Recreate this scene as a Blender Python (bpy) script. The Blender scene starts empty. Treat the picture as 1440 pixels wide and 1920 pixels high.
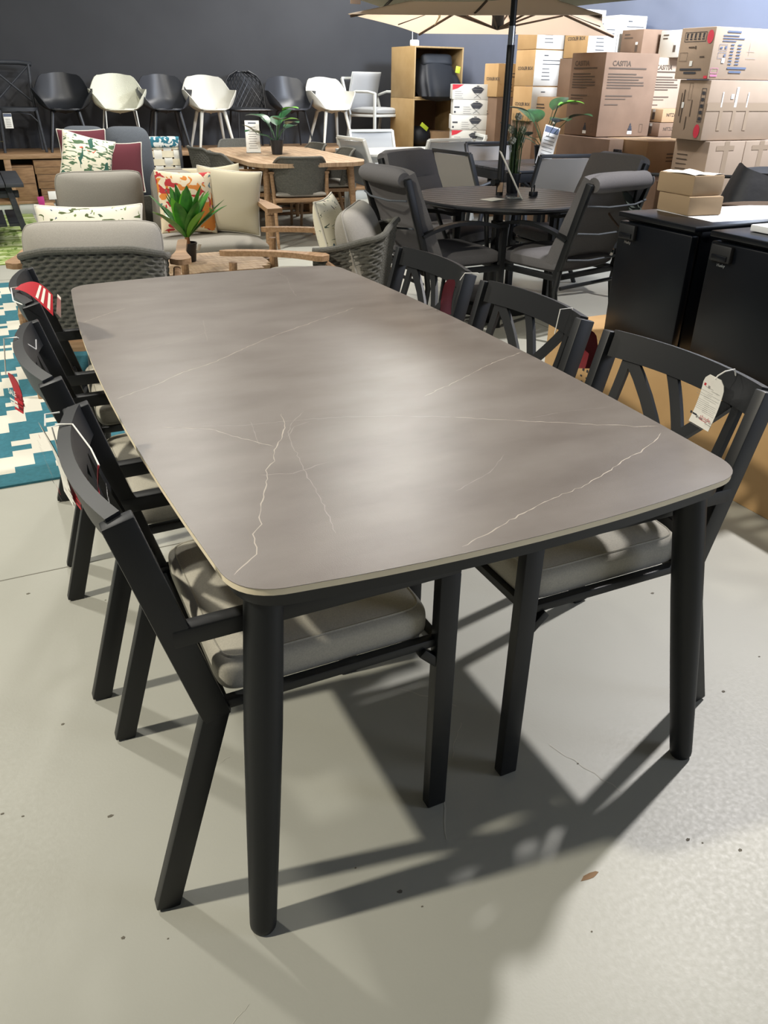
import bpy, bmesh, math, random
from mathutils import Vector, Matrix, Euler
random.seed(7)
PI = math.pi
S = bpy.context.scene
COL = S.collection
def R(d): return d * PI / 180

# ---------------------------------------------------------------- materials
def lin(c):
    if isinstance(c, str):
        c = [int(c[i:i+2], 16) / 255 for i in (0, 2, 4)]
    return tuple((x / 12.92 if x <= .04045 else ((x + .055) / 1.055) ** 2.4) for x in c)
MATS = {}
def mat(name, col, rough=.6, metal=0, col2=None, scale=8, bump=0, bscale=60, kind='noise', spec=.5, stretch=(1, 1, 1), trans=0, detail=4, lo=.35, hi=.65):
    if name in MATS: return MATS[name]
    m = bpy.data.materials.new(name); m.use_nodes = True
    nt = m.node_tree; n = nt.nodes; l = nt.links
    b = n['Principled BSDF']
    b.inputs['Base Color'].default_value = (*lin(col), 1)
    b.inputs['Roughness'].default_value = rough
    b.inputs['Metallic'].default_value = metal
    b.inputs['Specular IOR Level'].default_value = spec
    if trans:
        b.inputs['Transmission Weight'].default_value = trans
        b.inputs['IOR'].default_value = 1.3
    tc = n.new('ShaderNodeTexCoord'); mp = n.new('ShaderNodeMapping'); mp.inputs['Scale'].default_value = stretch
    l.new(tc.outputs['Object'], mp.inputs['Vector'])
    if col2:
        t = n.new('ShaderNodeTexNoise' if kind == 'noise' else 'ShaderNodeTexWave' if kind == 'wave' else 'ShaderNodeTexVoronoi')
        t.inputs['Scale'].default_value = scale
        if kind == 'noise': t.inputs['Detail'].default_value = detail
        if kind == 'wave': t.inputs['Distortion'].default_value = 6; t.inputs['Detail'].default_value = 3
        l.new(mp.outputs['Vector'], t.inputs['Vector'])
        r = n.new('ShaderNodeValToRGB'); r.color_ramp.elements[0].position = lo; r.color_ramp.elements[1].position = hi
        r.color_ramp.elements[0].color = (*lin(col), 1); r.color_ramp.elements[1].color = (*lin(col2), 1)
        l.new(t.outputs['Distance' if kind == 'voronoi' else 'Fac'], r.inputs['Fac']); l.new(r.outputs['Color'], b.inputs['Base Color'])
    if bump:
        t = n.new('ShaderNodeTexNoise'); t.inputs['Scale'].default_value = bscale; t.inputs['Detail'].default_value = 3
        l.new(mp.outputs['Vector'], t.inputs['Vector'])
        u = n.new('ShaderNodeBump'); u.inputs['Strength'].default_value = bump; u.inputs['Distance'].default_value = .004
        l.new(t.outputs['Fac'], u.inputs['Height']); l.new(u.outputs['Normal'], b.inputs['Normal'])
    MATS[name] = m
    return m
def printed(name, base, cols, scale=14, sharp=.5, rough=.9):
    """fabric printed with blobs of several colours"""
    m = mat(name, base, rough); nt = m.node_tree; n = nt.nodes; l = nt.links; b = n['Principled BSDF']
    tc = n.new('ShaderNodeTexCoord'); prev = None
    for i, (c, thr, sc, st) in enumerate(cols):
        mp = n.new('ShaderNodeMapping'); mp.inputs['Location'].default_value = (3.1 * i, 1.7 * i, .9 * i); mp.inputs['Rotation'].default_value = (0, 0, .7 * i); mp.inputs['Scale'].default_value = st
        l.new(tc.outputs['Object'], mp.inputs['Vector'])
        t = n.new('ShaderNodeTexNoise'); t.inputs['Scale'].default_value = sc; t.inputs['Detail'].default_value = 1.2; t.inputs['Distortion'].default_value = .8
        l.new(mp.outputs['Vector'], t.inputs['Vector'])
        g = n.new('ShaderNodeMath'); g.operation = 'GREATER_THAN'; g.inputs[1].default_value = thr
        l.new(t.outputs['Fac'], g.inputs[0])
        x = n.new('ShaderNodeMix'); x.data_type = 'RGBA'
        l.new(g.outputs[0], x.inputs['Factor'])
        if prev: l.new(prev, x.inputs['A'])
        else: x.inputs['A'].default_value = (*lin(base), 1)
        x.inputs['B'].default_value = (*lin(c), 1); prev = x.outputs['Result']
    l.new(prev, b.inputs['Base Color'])
    return m
M = dict(
    black=mat('black_powder_coat', '0f1215', .46, bump=.05, bscale=900),
    leg=mat('graphite_powder_coat', '15181a', .5, spec=.4),
    edge=mat('cream_edge', 'e8dcc0', .5),
    cushion=mat('light_grey_fabric', 'b7b3a6', .95, col2='aca89c', scale=300, bump=.25, bscale=700),
    greycush=mat('warm_grey_fabric', '9b978e', .95, col2='8f8b83', scale=300, bump=.25, bscale=600),
    darkcush=mat('charcoal_fabric', '6b696a', .95, col2='605f61', scale=300, bump=.2, bscale=600),
    slate=mat('slate_fabric', '565b61', .95, col2='4b5056', scale=200, bump=.2, bscale=600),
    rope=mat('dark_rope', '5d5c55', .85, col2='4c4b45', scale=120),
    teak=mat('teak_wood', 'a08060', .6, col2='866848', scale=9, stretch=(1, 8, 8), bump=.06, bscale=90),
    teak2=mat('grey_teak_wood', '8f7d68', .65, col2='75634f', scale=9, stretch=(8, 1, 8)),
    teaktop=mat('weathered_teak_boards', 'b0977a', .6, col2='967c60', scale=7, stretch=(10, 1, 1)),
    white=mat('white_plastic', 'c9c7bd', .5), whitem=mat('white_metal', 'c6c8c4', .45),
    wsling=mat('light_grey_sling', '9fa1a2', .8, bump=.2, bscale=900),
    dsling=mat('taupe_sling', '84807c', .8, bump=.2, bscale=900),
    blackp=mat('black_plastic', '202226', .4), dgrey=mat('anthracite_plastic', '35373c', .36),
    alu=mat('aluminium', 'b8bcc2', .25, 1), acrylic=mat('clear_acrylic', 'e6eef0', .05, trans=.9),
    paper=mat('white_paper', 'e8e7e0', .7), red=mat('red_print', 'b3202e', .6), ink=mat('dark_ink', '33343a', .8),
    greyink=mat('grey_ink', '8d8b86', .8), brownink=mat('brown_ink', '54463a', .9),
    carton=mat('brown_cardboard', 'a98a66', .9, col2='a08160', scale=5), cartond=mat('dark_brown_cardboard', '7f6652', .9, col2='765e4b', scale=5),
    cartony=mat('tan_cardboard', 'bd9a6c', .9, col2='b39062', scale=4), cartonw=mat('white_cardboard', 'c2bfb6', .8),
    cartong=mat('pale_cardboard', 'a58f7a', .85, col2='9d8873', scale=4), tape=mat('packing_tape', '9f8a74', .35),
    shinytape=mat('clear_tape', 'cfc8bd', .15), kraft=mat('kraft_box', '9a8468', .85),
    ply=mat('plywood', 'b09366', .6, col2='a38658', scale=5, stretch=(6, 1, 1)), plyin=mat('chipboard', '6a4f36', .8),
    pallet=mat('pallet_wood', '8d6e4d', .8, col2='76583b', scale=8, stretch=(1, 6, 6)),
    fridge=mat('fridge_black', '0a0d13', .3, spec=.35, bump=.03, bscale=400), seal=mat('rubber_seal', '111215', .6),
    nylon=mat('black_nylon', '16191f', .6, bump=.5, bscale=18), lime=mat('lime_tag', 'c3d23a', .5),
    green=mat('leaf_green', '2f6b2a', .4, col2='4f8f38', scale=14), green2=mat('young_leaf', '6fb53a', .4), dkgreen=mat('dark_leaf', '1c3f25', .35, col2='2b5a33', scale=20),
    stemb=mat('brown_stem', '8a5a34', .7), flower=mat('white_bloom', 'd9d8c4', .8), grass=mat('grass_green', '3f5a2c', .6, col2='2b4222', scale=40),
    cream=mat('cream_canvas', 'f0e4d6', .85, bump=.1, bscale=500), greyc=mat('grey_canvas', '7e7d72', .9),
    burg=mat('burgundy_fabric', '5c2730', .95, bump=.2, bscale=500), beige=mat('beige_fabric', 'c6bda4', .95, bump=.2, bscale=500),
    pipe=mat('white_piping', 'd6d2c6', .8), magenta=mat('magenta_card', 'b8327c', .5), foam=mat('white_foam', 'e6e9ec', .6),
    reddot=mat('red_sticker', 'd0364a', .5), pinkink=mat('pink_stamp', 'b8728c', .9), blueink=mat('blue_ink', '5b6478', .9),
    char=mat('charcoal_wood', '34373d', .6, col2='2b2e33', scale=6, stretch=(1, 6, 6)),
    khaki=mat('dark_green_canvas', '3b423c', .85, bump=.4, bscale=14), tan=mat('tan_label', 'b89c84', .7),
    teal=mat('teal_pile', '33717f', .95, col2='2e6774', scale=60, bump=.4, bscale=300), ivory=mat('ivory_pile', 'cfccbe', .95, bump=.4, bscale=300),
)
for k_, tc_ in (('cream', 'f4e6d8'), ('greyc', '8f8d80')):
    nt = M[k_].node_tree; n = nt.nodes; l = nt.links
    tr = n.new('ShaderNodeBsdfTranslucent'); tr.inputs['Color'].default_value = (*lin(tc_), 1); mx = n.new('ShaderNodeMixShader'); mx.inputs[0].default_value = .6
    l.new(n['Principled BSDF'].outputs[0], mx.inputs[1]); l.new(tr.outputs[0], mx.inputs[2]); l.new(mx.outputs[0], n['Material Output'].inputs['Surface'])
# ---------------------------------------------------------------- mesh builder
_txt = {}
class B:
    def __init__(s): s.bm = bmesh.new(); s.mats = []; s.mi = 0; s.T = Matrix()
    def m(s, k):
        k = M[k] if isinstance(k, str) else k
        if k not in s.mats: s.mats.append(k)
        s.mi = s.mats.index(k); return s
    def at(s, *a, rot=(0, 0, 0)):
        s.T = Matrix.Translation(a[0] if len(a) == 1 else a) @ Euler(rot).to_matrix().to_4x4(); return s
    def v(s, p): return s.bm.verts.new(s.T @ Vector(p))
    def f(s, vs, smooth=False):
        try: q = s.bm.faces.new(vs)
        except ValueError: return None
        q.material_index = s.mi; q.smooth = smooth; return q
    def box(s, c, d, bev=0, rot=None):
        T = s.T @ Matrix.Translation(c) @ (Euler(rot).to_matrix().to_4x4() if rot else Matrix())
        T = T @ Matrix.Diagonal((d[0], d[1], d[2], 1))
        r = bmesh.ops.create_cube(s.bm, size=1, matrix=T)
        fs = {f for v in r['verts'] for f in v.link_faces}
        for f in fs: f.material_index = s.mi
        if bev:
            es = {e for v in r['verts'] for e in v.link_edges}
            g = bmesh.ops.bevel(s.bm, geom=list(es), offset=bev, segments=2, profile=.5, affect='EDGES', material=-1)
            for f in g['faces']: f.material_index = s.mi
        return s
    def bar(s, p, q, w, t, up=(0, 0, 1), bev=.003):
        """square beam from p to q; w along side direction, t along up-ish direction"""
        p = Vector(p); q = Vector(q); y = (q - p); L = y.length; y.normalize()
        x = y.cross(Vector(up)).normalized(); z = x.cross(y)
        m = Matrix((x, y, z)).transposed().to_4x4(); m.translation = (p + q) / 2
        old = s.T; s.T = old @ m; s.box((0, 0, 0), (w, L, t), bev); s.T = old; return s
    def tube(s, pts, r, n=10, cap=True, closed=False):
        pts = [Vector(p) for p in pts]; k = len(pts); rs = r if isinstance(r, (list, tuple)) else [r] * k
        rings = []; prev = None
        for i, p in enumerate(pts):
            a = pts[(i - 1) % k] if (i or closed) else p; b = pts[(i + 1) % k] if (i < k - 1 or closed) else p
            d = (b - a).normalized()
            if prev is None:
                u = d.cross(Vector((0, 0, 1)));
                if u.length < .01: u = d.cross(Vector((1, 0, 0)))
            else: u = prev - d * prev.dot(d)
            u.normalize(); prev = u; w = d.cross(u)
            rings.append([s.v(p + (u * math.cos(2 * PI * j / n) + w * math.sin(2 * PI * j / n)) * rs[i]) for j in range(n)])
        for i in range(k if closed else k - 1):
            A, Bq = rings[i], rings[(i + 1) % k]
            for j in range(n): s.f((A[j], A[(j + 1) % n], Bq[(j + 1) % n], Bq[j]), True)
        if cap and not closed: s.f(rings[0][::-1]); s.f(rings[-1])
        return s
    def lathe(s, prof, n=32, c=(0, 0, 0)):
        rings = [[s.v((c[0] + r * math.cos(2 * PI * j / n), c[1] + r * math.sin(2 * PI * j / n), c[2] + z)) for j in range(n)] for r, z in prof]
        for A, Bq in zip(rings, rings[1:]):
            for j in range(n): s.f((A[j], A[(j + 1) % n], Bq[(j + 1) % n], Bq[j]), True)
        s.f(rings[0][::-1]); s.f(rings[-1]); return s
    def prism(s, poly, z0, z1):
        a = [s.v((x, y, z0)) for x, y in poly]; b = [s.v((x, y, z1)) for x, y in poly]; n = len(poly)
        for i in range(n): s.f((a[i], a[(i + 1) % n], b[(i + 1) % n], b[i]))
        s.f(a[::-1]); s.f(b); return s
    def quad(s, *ps): s.f([s.v(p) for p in ps]); return s
    def grid(s, fn, nu, nv, smooth=True, cu=False, matfn=None):
        g = [[s.v(fn(i / (nu - (0 if cu else 1)), j / (nv - 1))) for j in range(nv)] for i in range(nu)]
        for i in range(nu if cu else nu - 1):
            for j in range(nv - 1):
                A = g[i]; C = g[(i + 1) % nu]
                q = s.f((A[j], C[j], C[j + 1], A[j + 1]), smooth)
                if q and matfn: q.material_index = matfn(i, j)
        return s
    def shell(s, fn, nu, nv, t, cu=False, mid=False):
        """double sided surface of thickness t with closed rims"""
        def nrm(u, v):
            e = .004; a = Vector(fn(min(u + e, 1 if not cu else 9), v)) - Vector(fn(max(u - e, 0 if not cu else -9), v)); b = Vector(fn(u, min(v + e, 1))) - Vector(fn(u, max(v - e, 0)))
            c = a.cross(b); return c.normalized() if c.length > 1e-9 else Vector((0, 0, 1))
        dv = nv - 1; du = nu if cu else nu - 1
        h_ = t / 2 if mid else 0
        O = [[s.v(Vector(fn(i / du, j / dv)) + nrm(i / du, j / dv) * h_) for j in range(nv)] for i in range(nu)]
        I = [[s.v(Vector(fn(i / du, j / dv)) - nrm(i / du, j / dv) * (t - h_)) for j in range(nv)] for i in range(nu)]
        for i in range(du):
            k = (i + 1) % nu
            for j in range(dv):
                s.f((O[i][j], O[k][j], O[k][j + 1], O[i][j + 1]), True); s.f((I[i][j + 1], I[k][j + 1], I[k][j], I[i][j]), True)
            s.f((O[i][0], I[i][0], I[k][0], O[k][0])); s.f((O[k][dv], I[k][dv], I[i][dv], O[i][dv]), True)
        if not cu:
            for j in range(dv):
                s.f((O[0][j + 1], I[0][j + 1], I[0][j], O[0][j]), True); s.f((O[du][j], I[du][j], I[du][j + 1], O[du][j + 1]), True)
        return s
    def pillow(s, w, h, t, n=20, pinch=.05, power=.42, curve=0, piping=None, e=4, rnd=0):
        """soft cushion lying in the local xy plane, corners slightly drawn out"""
        def P(u, v, sg):
            a, b = 2 * u - 1, 2 * v - 1
            a, b = math.sin(a * PI / 2), math.sin(b * PI / 2)
            x = w / 2 * a * (1 - pinch * (1 - b * b)) * (1 - rnd * b ** 6); y = h / 2 * b * (1 - pinch * (1 - a * a)) * (1 - rnd * a ** 6)
            z = sg * t / 2 * (max(0, 1 - abs(a) ** e) * max(0, 1 - abs(b) ** e)) ** power + curve * (a * a)
            return (x, y, z)
        s.grid(lambda u, v: P(u, v, 1), n, n); s.grid(lambda u, v: P(v, u, -1), n, n)
        bmesh.ops.remove_doubles(s.bm, verts=s.bm.verts, dist=.0004)
        if piping:
            k = s.mi; s.m(piping)
            q = [i / 12 for i in range(12)]
            loop = [P(a, 0, 1) for a in q] + [P(1, a, 1) for a in q] + [P(1 - a, 1, 1) for a in q] + [P(0, 1 - a, 1) for a in q]
            s.tube(loop, .006, 6, closed=True); s.mi = k
        return s
    def text(s, st, size, origin, xd, yd, align='LEFT', bold=0):
        """flat lettering; origin + directions of the writing line and of 'up'"""
        key = (st, align, bold)
        if key not in _txt:
            cu = bpy.data.curves.new('t', 'FONT'); cu.body = st; cu.align_x = align; cu.resolution_u = 2; cu.offset = bold
            o = bpy.data.objects.new('t', cu); me = o.to_mesh()
            _txt[key] = ([tuple(v.co) for v in me.vertices], [tuple(p.vertices) for p in me.polygons])
            o.to_mesh_clear(); bpy.data.objects.remove(o); bpy.data.curves.remove(cu)
        vs, fs = _txt[key]; o = Vector(origin); X = Vector(xd).normalized() * size; Y = Vector(yd).normalized() * size
        nv = [s.v(o + X * a[0] + Y * a[1]) for a in vs]
        for f in fs: s.f([nv[i] for i in f])
        return s
    def strips(s, rows, origin, xd, yd):
        """rows of fine print: (x, y, length, height) in metres on a plane"""
        o = Vector(origin); X = Vector(xd).normalized(); Y = Vector(yd).normalized()
        s.off = getattr(s, 'off', 0) + .0001; o += X.cross(Y) * s.off
        for x, y, L, hh in rows:
            s.off += .00001; o += X.cross(Y) * .00001
            s.quad(o + X * x + Y * y, o + X * (x + L) + Y * y, o + X * (x + L) + Y * (y + hh), o + X * x + Y * (y + hh))
        return s
    def done(s, name, parent=None, angle=35, weld=False, normals=True):
        if weld: bmesh.ops.remove_doubles(s.bm, verts=s.bm.verts, dist=.0005)
        if normals: bmesh.ops.recalc_face_normals(s.bm, faces=s.bm.faces)
        me = bpy.data.meshes.new(name); s.bm.to_mesh(me); s.bm.free()
        for m in s.mats: me.materials.append(m)
        for p in me.polygons: p.use_smooth = True
        me.set_sharp_from_angle(angle=R(angle))
        o = bpy.data.objects.new(name, me); COL.objects.link(o); o.parent = parent
        return o
def nb(k): return B().m(k)
def tag(o, label, cat, group=None):
    o['label'] = label; o['category'] = cat
    if group: o['group'] = group
    return o
def thing(name, label, cat, loc=(0, 0, 0), rz=0, group=None):
    o = bpy.data.objects.new(name, None); COL.objects.link(o); o.location = loc; o.rotation_euler = (0, 0, R(rz))
    o.empty_display_size = .1
    return tag(o, label, cat, group)
def place(o, loc, rz=0, rx=0, ry=0):
    o.location = loc; o.rotation_euler = (R(rx), R(ry), R(rz)); return o
def dup(src, label, loc, rz, group=None):
    r = src.copy(); COL.objects.link(r); r.location = loc; r.rotation_euler = (0, 0, R(rz)); r['label'] = label
    if group: r['group'] = group
    for ch in list(src.children):
        c = ch.copy(); COL.objects.link(c); c.parent = r
        for g in list(ch.children):
            d = g.copy(); COL.objects.link(d); d.parent = c
    return r
def struct(o): o['kind'] = 'structure'; return o
def smooth(a, b, x):
    x = max(0, min(1, (x - a) / (b - a))); return x * x * (3 - 2 * x)

# ---------------------------------------------------------------- setting
# floor: polished grey concrete with saw-cut joints
fm = mat('concrete_floor', 'a8a89e', .38, col2='b6b6ac', scale=1.3, lo=.3, hi=.7, detail=8)
nt = fm.node_tree; n = nt.nodes; l = nt.links
t = n.new('ShaderNodeTexNoise'); t.inputs['Scale'].default_value = 90; t.inputs['Detail'].default_value = 8
t2 = n.new('ShaderNodeTexNoise'); t2.inputs['Scale'].default_value = 160; t2.inputs['Detail'].default_value = 4
tc = n.new('ShaderNodeTexCoord'); l.new(tc.outputs['Object'], t.inputs['Vector']); l.new(tc.outputs['Object'], t2.inputs['Vector'])
mr = n.new('ShaderNodeMapRange'); mr.inputs['From Min'].default_value = .3; mr.inputs['From Max'].default_value = .7; mr.inputs['To Min'].default_value = .42; mr.inputs['To Max'].default_value = .52
l.new(t.outputs['Fac'], mr.inputs['Value']); l.new(mr.outputs['Result'], n['Principled BSDF'].inputs['Roughness'])
bu = n.new('ShaderNodeBump'); bu.inputs['Strength'].default_value = .2; bu.inputs['Distance'].default_value = .001
l.new(t2.outputs['Fac'], bu.inputs['Height']); l.new(bu.outputs['Normal'], n['Principled BSDF'].inputs['Normal'])
f = nb(fm); f.prism([(-5, -4), (7.2, -4), (7.2, 5.5), (6.06, 11.4), (-5, 11.4)], -.1, 0)
f.m(mat('joint', '7d7b72', .9)); f.box((.4, 2.4, .0004), (11, .004, .0008)); f.box((.4, 6.95, .0004), (11, .006, .0008)); f.box((3.2, 3, .0004), (.006, 14, .0008))
f.m(mat('speck', '6c675c', .9))
for i in range(150):
    x, y = random.uniform(-1.2, 2.4), random.uniform(.4, 4.5); r = random.uniform(.0015, .0045)
    f.prism([(x + r * (1 + random.random()) * math.cos(a * 1.26), y + r * math.sin(a * 1.26)) for a in range(5)], 0, .0006)
f.m(mat('scuff', 'c2c0b4', .7))
for x0, y0, a, L in ((.62, .95, 1.1, .22), (.85, 1.3, 2.3, .16), (.1, .78, .4, .05), (.75, 1.15, .9, .12), (.2, 1.35, .3, .07), (1.05, .9, 1.9, .2)):
    p = [(x0 + L * k / 8 * math.cos(a) + random.uniform(-.004, .004), y0 + L * k / 8 * math.sin(a) + random.uniform(-.004, .004)) for k in range(9)]
    for q, w in zip(p, p[1:]):
        dx, dy = (w[1] - q[1]) * .06, (q[0] - w[0]) * .06
        f.quad((q[0] - dx, q[1] - dy, .0005), (w[0] - dx, w[1] - dy, .0005), (w[0] + dx, w[1] + dy, .0005), (q[0] + dx, q[1] + dy, .0005))
f.m(mat('rust_mark', '8a6f54', .9))
f.prism([(.845 + .022 * math.cos(a * .7) * (1 + .3 * math.sin(a * 3)), .755 + .006 * math.sin(a * .7)) for a in range(9)], 0, .0007)
struct(f.done('floor', normals=False))
wm = mat('dark_wall_paint', '36373a', .8, col2='323336', scale=2, bump=.08, bscale=200)
wm2 = mat('blue_grey_wall_paint', '6a7080', .6, col2='656b7a', scale=2, bump=.05, bscale=200)
struct(nb(wm).box((.45, 11.4, 1.9), (11.0, .2, 3.8)).done('wall_back'))
b = nb(wm2); b.prism([(5.88, 11.3), (7.0, 5.5), (7.2, 5.54), (6.08, 11.34)], 0, 3.8); struct(b.done('wall_right'))
b = nb(mat('white_door_frame', 'e4e6e8', .5)); b.prism([(6.96, 5.62), (7.0, 5.42), (7.24, 5.46), (7.2, 5.66)], 0, 3.8); struct(b.done('trim_1'))

# ---------------------------------------------------------------- main dining table
def table_outline(L, W, bl, bw, r, n=10):
    """rectangle with bowed sides and rounded corners, centred; long axis y"""
    def sx(y): return W / 2 + bl * (1 - (2 * y / L) ** 2)
    def sy(x): return L / 2 + bw * (1 - (2 * x / W) ** 2)
    pts = []
    # corner arcs between side and end curves
    def corner(qx, qy):
        x1, y1 = W / 2, L / 2
        a = (sx(y1 - r), y1 - r); b = (x1 - r, sy(x1 - r)); c = (x1 + .004, y1 + .004)
        o = []
        for k in range(n + 1):
            u = k / n; o.append(((1 - u) ** 2 * a[0] + 2 * u * (1 - u) * c[0] + u * u * b[0], (1 - u) ** 2 * a[1] + 2 * u * (1 - u) * c[1] + u * u * b[1]))
        return [(qx * x, qy * y) for x, y in o]
    m = 12
    pts += [(sx(y), y) for y in [-(L / 2 - r) + (L - 2 * r) * k / m for k in range(1, m)]]
    pts += corner(1, 1)
    pts += [(x, sy(x)) for x in [(W / 2 - r) - (W - 2 * r) * k / m for k in range(1, m)]]
    pts += corner(-1, 1)[::-1]
    pts += [(-sx(y), y) for y in [(L / 2 - r) - (L - 2 * r) * k / m for k in range(1, m)]]
    pts += corner(-1, -1)
    pts += [(x, -sy(x)) for x in [-(W / 2 - r) + (W - 2 * r) * k / m for k in range(1, m)]]
    pts += corner(1, -1)[::-1]
    return pts
T0 = (.733, 2.005)
top = mat('grey_stone_ceramic', '675f58', .33, col2='766f68', scale=5, lo=.3, hi=.7, detail=10, stretch=(1, 2.2, 1), spec=.5)
nt = top.node_tree; n = nt.nodes; l = nt.links
r_ = n['Principled BSDF']
t = n.new('ShaderNodeTexNoise'); t.inputs['Scale'].default_value = 700; t.inputs['Detail'].default_value = 2
tc = n.new('ShaderNodeTexCoord'); l.new(tc.outputs['Object'], t.inputs['Vector'])
bu = n.new('ShaderNodeBump'); bu.inputs['Strength'].default_value = .25; bu.inputs['Distance'].default_value = .0008
l.new(t.outputs['Fac'], bu.inputs['Height']); l.new(bu.outputs['Normal'], r_.inputs['Normal'])
veinm = mat('pale_vein', 'aca294', .45); veinf = mat('faint_vein', '8d857d', .4)
tt = thing('dining_table', 'large grey stone-look dining table with pale veins and black tapered legs', 'table', (*T0, 0))
ol = table_outline(2.123, 1.0225, .048, .038, .085)
b = B().m('edge'); b.prism([(x * .999, y * .999) for x, y in ol], .7375, .7492)
b.m(top); b.prism(ol, .7492, .7502)
V = [[(-.542,-.167),(-.44,-.106),(-.358,-.037),(-.266,.01),(-.15,.105),(-.025,.197),(.127,.286),(.311,.395)],
[(-.536,.541),(-.469,.607),(-.384,.673)],
[(-.5,-1.008),(-.482,-.99),(-.453,-.963),(-.446,-.943),(-.437,-.901),(-.417,-.873),(-.398,-.815),(-.362,-.735),(-.337,-.665),(-.314,-.643),(-.298,-.592),(-.263,-.536),(-.232,-.466),(-.219,-.406)],
[(-.481,-.38),(-.389,-.433),(-.348,-.498),(-.294,-.573)],
[(.128,-.581),(.228,-.645),(.36,-.723),(.397,-.749),(.44,-.768),(.468,-.79),(.521,-.81)],
[(.498,-.842),(.446,-.876),(.399,-.895),(.356,-.91),(.296,-.934),(.274,-.945),(.235,-.959),(.195,-.976),(.158,-.986),(.075,-1.003),(-.02,-1.034),(-.07,-1.055),(-.141,-1.077)],
[(.543,-.235),(.407,-.29),(.283,-.36),(.186,-.408),(.13,-.437)]]
VF = [[(-.481,-.38),(-.325,-.439),(-.228,-.454),(-.127,-.474),(.009,-.522),(.128,-.581)],
[(.491,-.673),(.381,-.655),(.28,-.654)],
[(-.169,-.417),(-.221,-.474),(-.246,-.527),(-.263,-.624),(-.278,-.725),(-.29,-.827),(-.3,-.898),(-.311,-.953)],
[(.246,1.04),(.255,.913),(.21,.742),(.185,.613)],[(-.335,.917),(-.179,.855),(-.055,.744)],
[(-.296,-.424),(-.31,-.499),(-.318,-.557)],[(-.251,-.541),(-.219,-.491),(-.178,-.476)],[(-.188,.437),(-.233,.207)],[(.38,.674),(.524,.708)],
[(-.05,-.9),(.05,-.86),(.12,-.8)],[(-.42,.2),(-.3,.24),(-.2,.3)],[(-.36,-.69),(-.3,-.71),(-.22,-.69)]]
for ms, L, wd in ((veinm, V, .0009), (veinf, VF, .0008)):
    b.m(ms)
    for path in L:
        pts = []
        for p, q in zip(path, path[1:]):
            d = math.hypot(q[0] - p[0], q[1] - p[1]); k = max(1, int(d / .012))
            for i in range(k):
                u = i / k; j = random.gauss(0, .0014)
                pts.append((p[0] + (q[0] - p[0]) * u - (q[1] - p[1]) / d * j, p[1] + (q[1] - p[1]) * u + (q[0] - p[0]) / d * j))
        pts.append(path[-1])
        ring = []
        for i, p in enumerate(pts):
            a = pts[max(0, i - 1)]; c = pts[min(len(pts) - 1, i + 1)]; d = math.hypot(c[0] - a[0], c[1] - a[1]) + 1e-9
            w = wd * random.uniform(.4, 1.5) * (1 if 0 < i < len(pts) - 1 else .2)
            nx, ny = -(c[1] - a[1]) / d * w, (c[0] - a[0]) / d * w
            ring.append((b.v((p[0] + nx, p[1] + ny, .7504)), b.v((p[0] - nx, p[1] - ny, .7504))))
        for (a, c), (d, e) in zip(ring, ring[1:]): b.f((a, c, e, d))
b.done('tabletop', tt, normals=False, angle=30)
b = nb('black'); ap = table_outline(2.09, .99, .046, .036, .08); ai = table_outline(2.03, .93, .046, .036, .07)
lo = [[b.v((x, y, z)) for x, y in P] for P, z in ((ap, .737), (ap, .705), (ai, .705), (ai, .737))]
k = len(ap)
for A, C in zip(lo, lo[1:] + lo[:1]):
    for i in range(k): b.f((A[i], A[(i + 1) % k], C[(i + 1) % k], C[i]))
b.done('apron', tt)
for sx in (-1, 1):
    for sy in (-1, 1):
        b = nb('leg'); tp = Vector((sx * .448, sy * .985, .737)); ft = Vector((sx * .523, sy * 1.075, 0)) if sy < 0 else Vector((sx * .50, sy * 1.06, 0))
        q = [(0, .0215), (.008, .0245), (.02, .0255), (.35, .0305), (.6, .0335), (.72, .0335), (.95, .0325), (1, .0325)]
        b.tube([ft.lerp(tp, a) for a, r in q], [r for a, r in q], 24).done('leg', tt, 50)

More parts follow.
